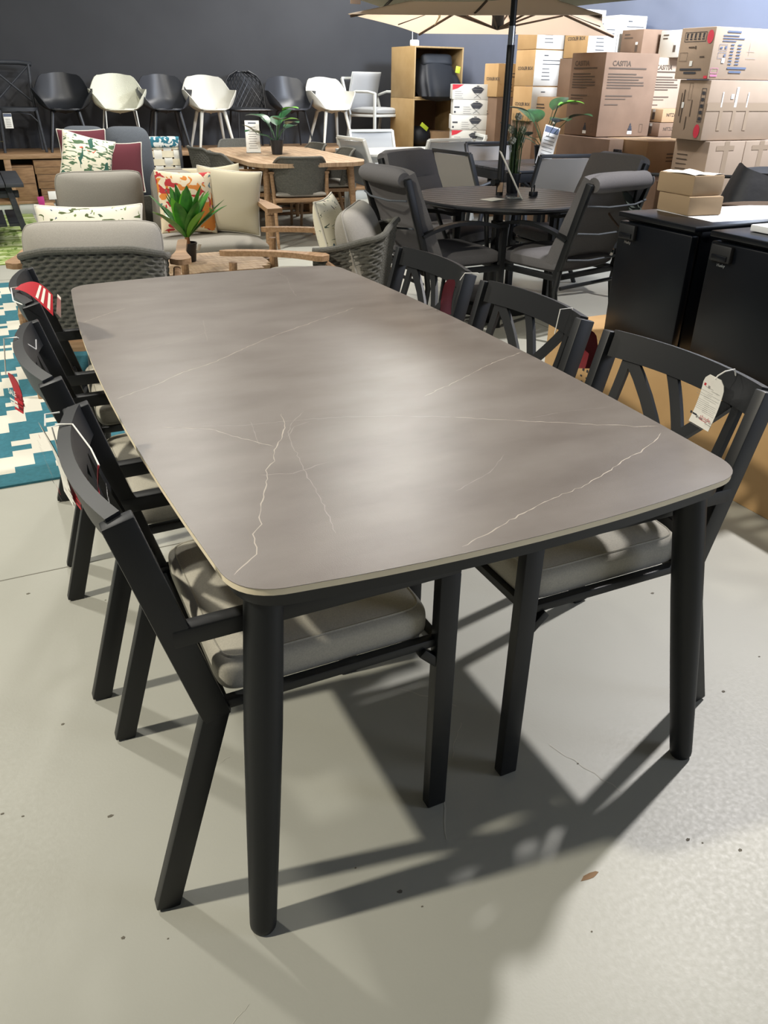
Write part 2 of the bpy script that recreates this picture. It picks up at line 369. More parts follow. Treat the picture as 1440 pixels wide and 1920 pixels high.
# ---------------------------------------------------------------- dining chairs
def dining_chair(label, loc, rz):
    c = thing('dining_chair', label, 'chair', loc, rz, 'black dining chairs around the stone table')
    for s in (-1, 1):
        x = s * .245
        b = nb('black'); b.bar((x, .287, 0), (x, .287, .612), .028, .044, (0, 1, 0)); b.prism([(x - .014, .30), (x + .014, .30), (x + .014, .30), (x - .014, .30)], .3, .31)
        b.done('leg', c)
        b = nb('black'); b.bar((x, -.305, 0), (x, -.168, .452), .028, .046, (0, 1, 0)); b.done('leg', c)
        b = nb('black'); b.bar((x, -.168, .436), (x, -.278, .852), .028, .05, (0, 1, 0)); b.done('back_post', c)
        b = nb('black'); b.bar((x, -.225, .625), (x, .308, .628), .030, .034); b.done('armrest', c)
        b = nb('black'); b.bar((s * .238, -.165, .452), (s * .238, .287, .454), .020, .020); b.bar((x, .235, .442), (x, .282, .395), .022, .02); b.done('side_rail', c)
    b = nb('black')
    b.bar((-.24, .272, .452), (.24, .272, .452), .022, .02); b.bar((-.24, -.155, .437), (.24, -.155, .437), .03, .02)
    for x in (-.12, 0, .12): b.bar((x, -.15, .443), (x, .26, .443), .03, .006)
    b.done('seat_frame', c)
    # curved top rail
    def yb(x, z): return -.168 - (z - .44) * .267 - .040 * (1 - (x / .245) ** 2) * smooth(.44, .8, z)
    def rail(z0, z1, t, nm, x1=.232):
        b = nb('black')
        def P(u, v): x = -x1 + 2 * x1 * u; z = z0 + (z1 - z0) * v; return (x, yb(x, z), z)
        b.shell(P, 17, 2, t, mid=True); b.done(nm, c)
    rail(.792, .857, .024, 'top_rail', .238)
    rail(.49, .515, .02, 'lower_rail')
    b = nb('black')
    def strip(x0, z0, x1, z1, w=.026, t=.012):
        def P(u, v):
            x = x0 + (x1 - x0) * u; z = z0 + (z1 - z0) * u; d = math.hypot(x1 - x0, z1 - z0)
            x += (v - .5) * w * (z1 - z0) / d; z -= (v - .5) * w * (x1 - x0) / d
            return (x, yb(x, z), z)
        b.shell(P, 9, 2, t, mid=True)
    for s in (-1, 1): strip(s * .18, .495, s * .18, .80, .024)
    strip(.172, .80, -.16, .50, .030)
    strip(-.155, .795, .10, .50, .028)
    strip(.045, .80, -.055, .67, .028)
    b.done('back_lattice', c)
    b = nb('cushion')
    def cu(u, v):
        a = 2 * PI * u; ca, sa = math.cos(a), math.sin(a); e = .16
        x = .229 * abs(ca) ** e * (1 if ca >= 0 else -1); y = .212 * abs(sa) ** e * (1 if sa >= 0 else -1)
        ph = (v - .5) * PI; k = max(0, math.cos(ph)) ** .13; z = .486 + .037 * abs(math.sin(ph)) ** .5 * (1 if ph > 0 else -1)
        k2 = 1 - (1 - k) * 1.0
        bulge = .010 * (1 - min(1, (abs(k2)) ** 4)) if ph > 0 else 0
        return (x * k2, .058 + y * k2, z + bulge)
    b.grid(cu, 56, 25, cu=True); b.tube([(Vector(cu(i / 56, .80)) + Vector((0, 0, 0))) for i in range(56)], .0025, 5, closed=True)
    b.done('seat_cushion', c, 60)
    return c
C1 = dining_chair('nearest black dining chair on the left side, red and white tags on its back', (.36, 1.30, 0), -90)
dup(C1, 'middle black dining chair of the left side, pale red tag outside its back', (.325, 1.965, 0), -89)
dup(C1, 'black dining chair farthest along the left side, beside the woven lounge chair', (.348, 2.64, 0), -92)
dup(C1, 'black dining chair at the right front, white care tag hanging on its back', (1.13, 1.31, 0), 90)
dup(C1, 'black dining chair in the middle of the right side, thin white string round its rail', (1.135, 1.925, 0), 90)
dup(C1, 'black dining chair farthest along the right side, dark red tag edge-on at its post', (1.14, 2.545, 0), 90)

def hang_tag(name_label, knot, drop, w, h, rot, front, loop, lines=True):
    """card on a string; knot = point on the rail, card hangs below"""
    c = thing('hang_tag', name_label, 'tag', knot, 0, None)
    b = nb('paper'); b.tube([Vector(p) for p in loop], .0016, 6).done('string', c)
    b = B().m('paper' if front == 'white' else 'red' if front == 'red' else mat('dark_red_card', '7a1f28', .6)); b.T = Matrix.Translation(drop) @ Euler([R(a) for a in rot]).to_matrix().to_4x4()
    P = lambda u, v: ((u - .5) * w, .006 * math.sin(v * 3), -v * h)
    b.grid(lambda u, v: ((u - .5) * w * (1 if v > .12 else .55 + .45 * v / .12), .008 * math.sin(v * 3), -v * h), 5, 12)
    b.grid(lambda u, v: ((u - .5) * w * (1 if v > .12 else .55 + .45 * v / .12), .008 * math.sin(v * 3) + .0012, -v * h), 5, 12)
    if front == 'white':
        b.m('red'); b.strips([(-.3 * w, -.2 * h, .1 * w, .05 * h)], (0, -.0035 - .003, 0), (1, 0, 0), (0, 0, 1))
        b.m('greyink'); b.strips([(-.15 * w, -.19 * h, .4 * w, .008 * h), (-.3 * w, -.27 * h, .6 * w, .006 * h), (-.42 * w, -.33 * h, .7 * w, .006 * h), (-.42 * w, -.37 * h, .6 * w, .006 * h)] + [(-.3 * w + .02 * w * (k % 3), -.45 * h - .035 * h * k, .58 * w, .006 * h) for k in range(6)] + [(-.42 * w, -.96 * h, .8 * w, .006 * h)], (0, -.0125, 0), (1, 0, 0), (0, 0, 1))
        b.m('ink'); b.strips([(-.40 * w, -.78 * h, .09 * w, .05 * h), (-.29 * w, -.775 * h, .22 * w, .035 * h)], (0, -.0128, 0), (1, 0, 0), (0, 0, 1))
        b.m('red'); b.text('shade', .013, (.06 * w, -.012, -.78 * h), (1, 0, 0), (0, 0, 1)); b.strips([(.08 * w, -.81 * h, .36 * w, .012 * h)], (0, -.012, 0), (1, 0, 0), (0, 0, 1))
    elif front == 'red':
        b.m('paper')
        for yy, fl in ((-.0055, 1), (.0105, -1)):
            b.text('SALE', w * .42, (0, yy - (.0 if fl > 0 else -.0), -.55 * h), (fl, 0, 0), (0, 0, 1), 'CENTER', .02)
            b.strips([(-.45 * w, -.72 * h, .9 * w, .06 * h), (-.45 * w, -.85 * h, .9 * w, .1 * h)], (0, yy, 0), (1, 0, 0), (0, 0, 1))
    b.done('card', c, normals=False)
    return c
# right front: white tag facing the camera side (faces -X)
hang_tag('white care tag with small print hanging on the right front dining chair', (1.40, 1.165, .866), (-.03, .008, -.012), .056, .122, (0, 8, -84), 'white', [(.022, 0, -.012), (.014, 0, .003), (-.014, 0, .002), (-.026, .006, -.008), (-.03, .008, -.016)])
hang_tag('dark red tag seen edge-on at the far right dining chair', (1.40, 2.275, .86), (-.055, .015, -.02), .05, .115, (0, 8, 12), 'plain', [(.022, -.03, -.0), (.018, -.03, .004), (-.02, -.01, .003), (-.028, .005, -.022)])
hang_tag('red tag peeping out behind the post of the middle right dining chair', (1.405, 1.755, .86), (.035, -.03, -.05), .10, .11, (0, -14, -78), 'plain', [(.035, -.02, -.06), (.02, 0, .004), (-.02, 0, .004), (-.026, .004, -.065)])
hang_tag('red tag tucked inside the back of the nearest left dining chair', (.05, 1.36, .858), (.04, -.05, -.03), .05, .11, (0, 0, 84), 'red', [(-.012, .09, -.0), (.016, .07, .003), (.035, .0, -.02), (.04, -.05, -.032)])
hang_tag('white printed leaflet hanging outside the nearest left dining chair', (.035, 1.50, .858), (-.022, -.02, -.01), .08, .16, (8, 0, -83), 'white', [(-.014, -.02, -.012), (-.010, 0, .003), (.016, .0, .003)])
hang_tag('red card behind the white leaflet on the nearest left dining chair', (.045, 1.44, .85), (-.010, .0, -.055), .06, .10, (6, 0, -80), 'red', [(-.01, .0, -.056), (-.014, 0, .008), (.0, .0, .010)])
hang_tag('pale red tag hanging low outside the middle left dining chair', (-.005, 2.05, .858), (-.02, .05, -.10), .05, .10, (0, 0, -70), 'red', [(-.03, .05, -.10), (-.016, .0, .003), (.012, .0, .003), (.05, .03, -.04), (.055, .08, -.03)])
c = thing('hang_tag', 'twisted red and white tag lying over the far left dining chair', 'tag', (.04, 2.56, .866))
b = nb('red'); A_, B_ = Vector((0, 0, .004)), Vector((.075, -.23, -.004))
def tw(u, v, o=0): th = -.5 - .9 * v; w_ = .012 + .016 * v; return A_.lerp(B_, v) + Vector((math.cos(th) * .95, .3 * math.cos(th), -math.sin(th))) * (u - .5) * w_ * 2 + Vector((0, 0, .02 * math.sin(PI * v) + o))
b.grid(lambda u, v: tw(u, v), 6, 20); b.m('paper')
for k_ in (.62, .74, .88): b.grid(lambda u, v: tw(.1 + .8 * u, k_ + .06 * v, .0015), 5, 4)
b.m('paper'); b.grid(lambda u, v: tw(u, .9 + .1 * v) + Vector((.02, .015, -.012)), 4, 4); b.done('card', c, normals=False)
nb('paper').tube([(.02, -.0, .004), (-.018, .0, .002), (-.02, -.1, -.012), (.0, -.18, -.006)], .0016, 6).done('string', c)

# ---------------------------------------------------------------- bar fridges and their crate
def carton(name, label, x0, x1, y0, y1, z0, z1, m='carton', deco=None, parent=None, cat='box', group=None, rz=0, tapeon=True, k=1):
    """closed cardboard carton; faces -X and -Y face the room. deco(b, dx, dy, dz) draws print on them"""
    dx, dy, dz = x1 - x0, y1 - y0, z1 - z0
    b = nb(m); b.box((0, 0, dz / 2), (dx, dy, dz), .006)
    if tapeon:
        b.m('tape'); b.box((0, 0, dz + .0005), (.05 if dy > dx else dx * .98, .05 if dx >= dy else dy * .98, .001))
    if deco:
        b.T = Matrix.Scale(k, 4); nv = len(b.bm.verts); deco(b, dx / k, dy / k, dz / k)
    o = b.done(name, normals=False); place(o, ((x0 + x1) / 2, (y0 + y1) / 2, z0), rz)
    return tag(o, label, cat, group)
def FX(b, dx):  # writing frame on the face looking to -X : line direction runs towards -Y
    return lambda u, v: (-dx / 2 - .0015, u, v)
def left(b, d, rows, k='brownink'):
    b.m(k); dx = d[0]; b.strips(rows, (-dx / 2 - .002, d[1] / 2, 0), (0, -1, 0), (0, 0, 1))
def front(b, d, rows, k='brownink'):
    b.m(k); b.strips(rows, (-d[0] / 2, -d[1] / 2 - .002, 0), (1, 0, 0), (0, 0, 1))
def ltext(b, d, s, x, y, size, k='brownink', bold=.01): b.m(k); b.text(s, size, (-d[0] / 2 - .0025, d[1] / 2 - x, y), (0, -1, 0), (0, 0, 1), bold=bold)
def ftext(b, d, s, x, y, size, k='brownink', bold=.01): b.m(k); b.text(s, size, (-d[0] / 2 + x, -d[1] / 2 - .0025, y), (1, 0, 0), (0, 0, 1), bold=bold)
def dframe(rows_x, rows_y, w, h, t=.004):  # rectangle outline as strips
    x, y = rows_x, rows_y
    return [(x, y, w, t), (x, y + h - t, w, t), (x, y, t, h), (x + w - t, y, t, h)]
def para(x, y, w, n, lh=.03, hh=.01, seed=1):
    rr = random.Random(seed); return [(x, y - i * lh, w * rr.uniform(.5, 1), hh) for i in range(n)]
def crate_print(b, dx, dy, dz):
    d = (dx, dy, dz)
    for i, (x, w) in enumerate(((.12, .02), (.15, .012), (.19, .03), (.24, .014), (.30, .03), (.35, .016), (.40, .03))):
        left(b, d, [(.30 - .01 * (i % 2), .34 - x * .6, .012, w * .6), (.33, .34 - x * .6, .01, w * .45)], 'ink')
    left(b, d, [(.2, .30, .02, .006), (.2, .285, .014, .006)], 'ink')
carton('cardboard_crate', 'long tan cardboard crate lying on the floor under the black fridges', 2.40, 3.05, .9, 3.12, 0, .385, 'cartony', crate_print, tapeon=False)
def bar_fridge(label, y0, y1):
    c = thing('bar_fridge', label, 'fridge', (2.50, (y0 + y1) / 2, .385), 0, 'black bar fridges on the cardboard crate')
    w = y1 - y0
    b = nb('fridge'); b.box((.29, 0, .265), (.48, w - .01, .52), .006); b.box((.27, 0, .015), (.44, w - .06, .03)); b.done('body', c)
    d = nb('fridge').box((.022, 0, .262), (.04, w - .008, .49), .008).done('door', c)
    b = nb('seal'); b.box((.046, 0, .262), (.010, w - .03, .47)); b.done('door_seal', c)
    nb('fridge').box((.265, 0, .532), (.53, w + .012, .022), .004).done('top_panel', c)
    b = nb('seal'); b.box((-.006, w / 2 - .075, .470), (.022, .10, .062), .006); b.m('fridge'); b.box((-.016, w / 2 - .075, .455), (.012, .075, .02), .003); b.done('door_handle', d)
    b = nb('alu'); b.text('Husky', .016, (.0008, w / 2 - .055, .42), (0, -1, 0), (0, 0, 1), bold=.02); b.done('badge', d)
    b = nb('alu')
    for z in (.1, .33): b.box((.30, -w / 2 + .0035, z), (.006, .004, .006))
    b.done('side_screw', c)
    return c
bar_fridge('black bar fridge on the crate nearer the round table, small cartons behind it', 2.40, 2.84)
bar_fridge('black bar fridge on the crate cut off by the right edge of the photo', 1.87, 2.31)
carton('small_carton', 'small plain brown carton, lower of the pair beside the fridge top', 2.68, 2.85, 2.60, 2.82, .93, 1.005, 'kraft', tapeon=False, rz=-8)
o = carton('small_carton', 'small plain brown carton, upper of the pair, loose white flap on it', 2.685, 2.85, 2.62, 2.84, 1.0055, 1.085, 'kraft', tapeon=False, rz=-2)
b = nb('paper'); b.shell(lambda u, v: (-.08 + .16 * u, -.105 + .21 * v, .0815 + .004 * math.sin(u * 9 + v * 5)), 10, 8, .001); b.done('loose_flap', o)
tag(place(nb('foam').box((0, 0, .015), (.62, .36, .03), .004).done('foam_slab'), (2.98, 2.62, .899), -4), 'white foam slab lying flat under the small cartons', 'foam')
tag(place(nb('foam').box((0, 0, .012), (.40, .36, .024), .004).done('foam_slab'), (2.82, 2.06, .93), 0), 'bright white foam slab on the right-hand fridge by the photo edge', 'foam')
carton('storage_carton', 'brown carton behind the fridges that carries the foam slab', 3.07, 3.33, 2.3, 2.85, 0, .897, 'cartond', tapeon=False)
# draped black cover, camp cot and hoop behind the fridges
b = nb('nylon')
def drape(u, v):
    x = 3.55 + 1.0 * u; y = 2.75 + .75 * v + .1 * u
    z = .62 + .62 * smooth(0, .55, u) * (1 - .25 * smooth(.8, 1, u)) * (1 - .35 * v) + .02 * math.sin(u * 14 + v * 6) + .015 * math.sin(v * 19)
    return (x, y, z)
def drape2(u, v):
    a = 2 * PI * u; k = 1 - .45 * v ** 1.6
    return (.48 * math.cos(a) * k * (1 + .05 * math.sin(a * 7)), .34 * math.sin(a) * k * (1 + .07 * math.sin(a * 5)), 1.04 * v ** .6 - .03 * math.sin(a * 2) * v)
b.grid(drape2, 70, 24, cu=True); b.prism([(.25 * math.cos(k * .5236), .17 * math.sin(k * .5236)) for k in range(12)], 1.0, 1.035)
tag(place(b.done('cover', angle=60, normals=True), (3.76, 3.12, 0), 20), 'black nylon cover draped in a heap behind the fridges', 'cover')
c = thing('camp_chair', 'dark green camp chair with a black top bar behind the fridges', 'chair', (3.60, 3.62, 0), -47)
b = nb('khaki'); b.shell(lambda u, v: (-.32 + .66 * u, -.04 + .22 * v, .90 - .30 * math.sin(PI * min(1, u * 1.0)) ** .7 + .05 * v + .008 * math.sin(u * 25)), 26, 10, .006); b.done('canvas_seat', c)
nb('black').tube([(-.24, .1, .955), (.30, .1, .965)], .009, 8).done('top_bar', c); nb('black').tube([(-.24, .1, .95), (-.30, .1, 0)], .009, 8).done('frame_leg', c); nb('black').tube([(.30, .1, .96), (.34, .1, 0)], .009, 8).done('frame_leg', c)
nb('brownink').tube([(-.30 - .10 * math.sin(PI * k / 12), .02, .66 + .28 * k / 12) for k in range(13)], .006, 8).done('hoop', c)
tag(place(nb('brownink').grid(lambda u, v: (.18 * math.cos(6.283 * u) * math.sin(PI * v) * (1 + .3 * math.sin(u * 20)), .06 * math.sin(6.283 * u) * math.sin(PI * v), .02 + .02 * math.cos(PI * (1 - v)) + 0), 24, 8, cu=True).done('wrapping_film'), (3.3, 2.80, .9), -20), 'crumpled dark wrapping film lying behind the white foam slab', 'film')

# ---------------------------------------------------------------- cardboard boxes on the right
def redA(b, dx, dy, dz):
    d = (dx, dy, dz)
    b.m('reddot'); b.prism
    k = b.T; b.T = k @ Matrix.Translation((-dx / 2 - .003, -dy / 2 + .035, dz - .055)) @ Euler((0, -PI / 2, 0)).to_matrix().to_4x4(); b.prism([(.038 * math.cos(a * .3927), .026 * math.sin(a * .3927)) for a in range(16)], 0, .001); b.T = k
    left(b, d, dframe(.04, dz - .08, .19, .055, .003), 'ink')
    for i in range(5): left(b, d, [(.05 + i * .036, dz - .068, .022, .006), (.055 + i * .036, dz - .058, .012, .022), (.055 + i * .036, dz - .036, .017, .004)], 'ink')
    left(b, d, [(.09, dz - .115, .05, .008), (.145, dz - .12, .012, .016), (.2, dz - .17, .04, .008)], 'brownink'); left(b, d, dframe(.02, dz - .19, .07, .05, .002), 'brownink')
    left(b, d, [(.12, .075, .025, .03)], 'paper'); left(b, d, [(.04, .05, .19, .012), (.08, .03, .11, .012)], 'ink')
    left(b, d, [(dy - .035, .004, .03, .016)], 'reddot')
    front(b, d, [(.1, dz - .03, .12, .01), (.07, dz - .05, .14, .006), (.07, dz - .065, .19, .006), (.07, dz - .08, .12, .006)], 'blueink')
    front(b, d, dframe(.05, dz - .13, .07, .035, .002) + dframe(.05, dz - .175, .07, .035, .002) + [(.06, dz - .12, .02, .01), (.1, dz - .12, .015, .015), (.1, dz - .165, .015, .015)], 'blueink')
    front(b, d, [(.15, dz - .1 - .018 * i, .03, .007) for i in range(7)] + [(.21, dz - .1 - .018 * i, .035, .007) for i in range(7)], 'blueink')
    front(b, d, [(.09, dz - .2, .025, .028)], 'foam'); front(b, d, [(.15, .06, .17, .012), (.17, .038, .11, .012)], 'blueink')
    front(b, d, dframe(.01, .035, .065, .03, .003) + [(.012, .015, .06, .012)], 'pinkink')
    # line drawing of a folded canopy
    front(b, d, [(.30, dz - .13, .07, .002), (.30, dz - .17, .09, .002), (.32, dz - .15, .002, .07)], 'greyink')
def redB(b, dx, dy, dz):
    d = (dx, dy, dz)
    k = b.T; b.T = k @ Matrix.Translation((-dx / 2 - .003, -dy / 2 + .05, .055)) @ Euler((0, -PI / 2, 0)).to_matrix().to_4x4(); b.m('reddot'); b.prism([(.042 * math.cos(a * .3927), .026 * math.sin(a * .3927)) for a in range(16)], 0, .001); b.T = k
    left(b, d, dframe(dy - .065, .11, .04, .2, .003), 'ink')
    for i in range(5): left(b, d, [(dy - .057, .12 + .038 * i, .024, .02)], 'ink')
    left(b, d, dframe(.10, dz - .12, .03, .1, .002) + [(.06, .1, .008, .2), (.04, .14, .006, .14), (.11, .06, .006, .08), (.14, .14, .006, .1)], 'brownink')
    left(b, d, [(.055, .19, .02, .035)], 'paper')
    front(b, d, [(.0, .178, dx, .05)], 'shinytape' if 0 else 'tape'); front(b, d, [(.12, .06, .03, .12), (.24, .06, .03, .12), (.36, .06, .03, .12)], 'tape')
    front(b, d, [(.12, .2, .012, .09), (.24, .2, .022, .12), (.35, .2, .012, .09)], 'shinytape'); front(b, d, [(.20, .25, .025, .028)], 'foam')
carton('shipping_carton', 'shipping carton with a red dot at its top corner, topmost at right', 5.280, 6.060, 5.232, 5.592, 1.460, 1.812, 'cartong', redA, tapeon=False, k=1.2)
carton('shipping_carton', 'shipping carton with a red dot low on its side, under the topmost one', 5.304, 6.084, 5.208, 5.544, 1.026, 1.456, 'cartong', redB, tapeon=False, k=1.2)
def taped(b, dx, dy, dz):
    d = (dx, dy, dz)
    front(b, d, [(dx * .42, 0, .045, dz), (dx * .15, dz * .22, dx * .6, .035), (dx * .2, dz * .86, dx * .5, .03)], 'tape')
    left(b, d, [(.04, .1 + .03 * i, .1, .006) for i in range(8)], 'brownink')
carton('shipping_carton', 'pale carton with crossed tape under the red-dotted cartons, left of the pair', 5.364, 5.760, 5.160, 5.544, 0.534, 1.021, 'cartong', taped, tapeon=False, k=1.2)
carton('shipping_carton', 'pale carton with crossed tape under the red-dotted cartons, right of the pair', 5.766, 6.144, 5.160, 5.544, 0.534, 1.021, 'cartong', taped, tapeon=False, k=1.2)
carton('shipping_carton', 'large pale carton at the foot of the right stack behind the black cover', 5.340, 6.144, 5.136, 5.592, 0.000, 0.530, 'cartong', taped, tapeon=False, k=1.2)
carton('shipping_carton', 'brown carton at the far right edge beside the tall stack', 6.240, 6.900, 4.980, 5.640, 0.000, 0.918, 'carton', None, tapeon=False, k=1.2)
def casitia(b, dx, dy, dz):
    d = (dx, dy, dz)
    for fn, w, tx in ((left, dy, ltext), (front, dx, ftext)):
        tx(b, d, 'CASITIA', .05 if fn is left else .07, dz - .09, .05, 'brownink', .02)
        fn(b, d, [(.04, dz - .112, w * .7, .011)] + para(.04, dz - .15, w * .85, 6, .019, .009, 3) + [(.04, dz - .30, w * .5, .009), (.04, dz - .32, w * .38, .006), (.04, dz - .36, w * .25, .007)])
        x = w * .58; fn(b, d, [(x, .045, .045, .004), (x + .004, .05, .037, .012), (x + .01, .062, .026, .015), (x + .016, .077, .012, .018)], 'ink'); fn(b, d, [(x, .018, .045, .022)], 'paper')
        fn(b, d, dframe(w * .8, .03, .035, .06, .002))
carton('shipping_carton', 'big brown CASITIA carton showing two printed faces, standing on the lower cartons', 5.400, 6.036, 6.624, 7.128, 0.972, 1.674, 'cartond', casitia, tapeon=False, k=1.2)
def plainprint(seed, word=None, k='brownink'):
    def f(b, dx, dy, dz):
        d = (dx, dy, dz); r = random.Random(seed)
        if word: ftext(b, d, word, .04, dz * .45, .035, k); ltext(b, d, word, .04, dz * .45, .035, k)
        front(b, d, para(dx * .5, dz * .6, dx * .4, 3, .025, .008, seed), k); left(b, d, para(dy * .15, dz * .8, dy * .4, 2, .025, .01, seed), k)
        left(b, d, [(dy * .7, dz * .2, .03, .05)], k); left(b, d, [(dy * .7, dz * .2 + .055, .03, .02)], 'paper')
    return f
carton('shipping_carton', 'brown carton directly under the big CASITIA carton', 5.352, 5.520, 6.360, 7.164, 0.000, 0.966, 'cartond', plainprint(2), tapeon=False, k=1.2)
carton('shipping_carton', 'low brown carton with an open creased lid under the NITZO cartons', 5.544, 6.024, 6.060, 7.140, 0.678, 0.966, 'carton', plainprint(4), tapeon=True, k=1.2)
carton('shipping_carton', 'brown carton with a red stamp beside the right stack', 6.060, 6.540, 5.940, 6.480, 0.000, 0.966, 'carton', lambda b, x, y, z: (front(b, (x, y, z), dframe(.02, .2, .05, .18, .004) + [(.03, .22, .03, .14)], 'reddot'), front(b, (x, y, z), para(.15, .3, .2, 7, .03, .006, 3))), tapeon=False, k=1.2)
carton('shipping_carton', 'brown carton with warning triangles low beside the high-backed chair', 5.340, 5.940, 5.760, 6.300, 0.000, 0.666, 'cartond', plainprint(9), tapeon=False, k=1.2)

carton('shipping_carton', 'brown NITZO carton, upper of the two right of the CASITIA carton', 6.072, 6.528, 6.504, 6.960, 1.098, 1.212, 'carton', plainprint(5, 'NITZO'), tapeon=False, k=1.2)
carton('shipping_carton', 'brown NITZO carton, lower of the two right of the CASITIA carton', 6.060, 6.504, 6.504, 6.960, 0.972, 1.094, 'cartond', plainprint(6, 'NITZO'), tapeon=False, k=1.2)
carton('shipping_carton', 'tall plain carton under the two NITZO cartons', 6.048, 6.552, 6.504, 6.984, 0.000, 0.969, 'cartond', None, tapeon=False, k=1.2)
carton('shipping_carton', 'grey-lit CASITIA carton half hidden behind the red-dotted stack', 6.125, 6.635, 6.844, 7.308, 0.957, 1.653, 'cartong', casitia, tapeon=False, k=1.16)
carton('shipping_carton', 'stack base carton by the wall behind the CASITIA cartons', 6.078, 6.590, 6.798, 7.440, 0.000, 0.955, 'cartond', None, tapeon=False, k=1.16)
carton('shipping_carton', 'brown carton with small print left of the CASITIA carton', 5.520, 6.000, 7.272, 7.992, 0.906, 1.290, 'carton', plainprint(11), tapeon=False, k=1.2)
carton('shipping_carton', 'brown carton under the one left of the CASITIA carton', 5.520, 6.000, 7.224, 8.040, 0.462, 0.902, 'carton', plainprint(12), tapeon=False, k=1.2)
carton('shipping_carton', 'floor-level brown carton left of the CASITIA stack', 5.460, 6.036, 7.200, 8.100, 0.000, 0.459, 'cartond', None, tapeon=False, k=1.2)
def cooler(b, dx, dy, dz):
    d = (dx, dy, dz)
    ltext(b, d, 'COOLER BOX', .05, dz * .62 if 0 else dz * .5, .04, 'ink', .01)
    front(b, d, [(.1, dz - .05, .05, .008)] + para(.09, dz - .09, .2, 2, .03, .006, 2) + para(.09, dz - .16, .1, 4, .03, .006, 5), 'ink')
def whitecooler(b, dx, dy, dz):
    b.m('cartonw'); b.box((0, -dy / 2 - .001, dz / 2), (dx * .985, .003, dz * .97), .001)
    d = (dx, dy + .004, dz); ltext(b, d, 'COOLER BOX', .05, dz * .45, .04, 'ink', .01)
    front(b, d, [(.1, dz - .05, .05, .008)] + para(.09, dz - .09, .2, 2, .03, .006, 2) + para(.09, dz - .16, .1, 4, .03, .006, 5), 'ink')
carton('cooler_carton', 'tan cooler box carton standing alone beside the grill boxes', 5.445, 5.830, 8.492, 8.778, 1.272, 1.602, 'cartony', cooler, group='cooler box cartons', tapeon=False, k=1.1)
carton('shipping_carton', 'dark brown carton under the lone tan cooler carton', 5.456, 5.830, 8.492, 8.778, 0.519, 1.269, 'cartond', plainprint(3), tapeon=False, k=1.1)
carton('shipping_carton', 'carton on the floor beside the stacked grill boxes', 5.456, 5.830, 8.470, 8.800, 0.000, 0.517, 'cartond', None, tapeon=False, k=1.1)
for i, (z0, z1, w) in enumerate(((1.723, 2.058, 'top'), (1.387, 1.72, 'second from the top'), (1.052, 1.384, 'third from the top'))):
    carton('cooler_carton', 'white-fronted cooler box carton, %s of the column touching the umbrella pole' % w, 5.445, 5.852, 7.81, 8.16, z0, z1, 'cartony', whitecooler, group='cooler box cartons', tapeon=False, k=1.1)
    carton('cooler_carton', 'white cooler box carton, %s of the second column from the pole' % w, 5.862, 6.248, 7.755, 8.14, z0 + .033, z1 + .033, 'cartonw', cooler, group='cooler box cartons', tapeon=False, k=1.1)
carton('storage_carton', 'brown floor carton holding up the two cooler box columns', 5.467, 6.270, 7.766, 8.195, 0.000, 1.050, 'cartond', None, tapeon=False, k=1.1)
carton('cooler_carton', 'cream cooler box carton behind the CASITIA carton under the umbrella corner', 5.786, 6.147, 7.413, 7.797, 1.647, 1.997, 'cartony', whitecooler, group='cooler box cartons', tapeon=False, k=1.13)
carton('cooler_carton', 'bright white cooler box carton, the topmost and rightmost of the row', 6.153, 6.509, 7.413, 7.797, 1.647, 2.031, 'cartonw', cooler, group='cooler box cartons', tapeon=False, k=1.13)
carton('storage_carton', 'tall brown carton holding the two top white cooler cartons', 5.763, 6.509, 7.413, 7.853, 0.000, 1.644, 'cartond', None, tapeon=False, k=1.13)
carton('shipping_carton', 'flat brown carton between the white cooler box and the red-dotted stack', 6.170, 6.599, 7.051, 7.368, 1.654, 1.896, 'cartond', plainprint(8), tapeon=False, k=1.13)
carton('shipping_carton', 'white carton sliver showing just left of the red-dotted stack', 6.351, 6.610, 6.723, 7.006, 1.653, 1.884, 'cartonw', plainprint(7), tapeon=False, k=1.13)
# kettle grill boxes
def grillbox(flip):
    def f(b, dx, dy, dz):
        d = (dx, dy, dz); cx = dx * .5; y = -dy / 2 - .003
        b.m('ink'); b.quad((cx - dx / 2 - .075, y, dz * .68), (cx - dx / 2 + .075, y, dz * .68), (cx - dx / 2 + .035, y, dz * .82), (cx - dx / 2 - .035, y, dz * .82))
        b.quad((cx - dx / 2 - .07, y, dz * .66), (cx - dx / 2 - .04, y, dz * .42), (cx - dx / 2 + .04, y, dz * .42), (cx - dx / 2 + .07, y, dz * .66))
        b.box((cx - dx / 2, y, dz * .88), (.03, .001, .008)); b.bar((cx - dx / 2 - .03, y, dz * .42), (cx - dx / 2 + .04, y, dz * .08), .002, .004, (0, 1, 0), 0); b.bar((cx - dx / 2 + .03, y, dz * .42), (cx - dx / 2 - .04, y, dz * .08), .002, .004, (0, 1, 0), 0)
        front(b, d, [(dx * .82 if flip else dx * .03, dz * .45, .06, .016), (dx * .84 if flip else .015, dz * .12, .02, .02)], 'ink')
        front(b, d, para(.03 if flip else dx * .22, dz * .5, .12, 4, .022, .005, 3), 'greyink')
        b.m('red')
        if flip: b.quad((-dx / 2, y, dz * .98), (-dx / 2, y, dz * .62), (-dx / 2 + .06, y, dz * .72), (-dx / 2 + .13, y, dz * .98))
        else: b.quad((dx / 2 - .13, y, dz * .98), (dx / 2 - .05, y, dz * .66), (dx / 2, y, dz * .6), (dx / 2, y, dz * .98))
    return f
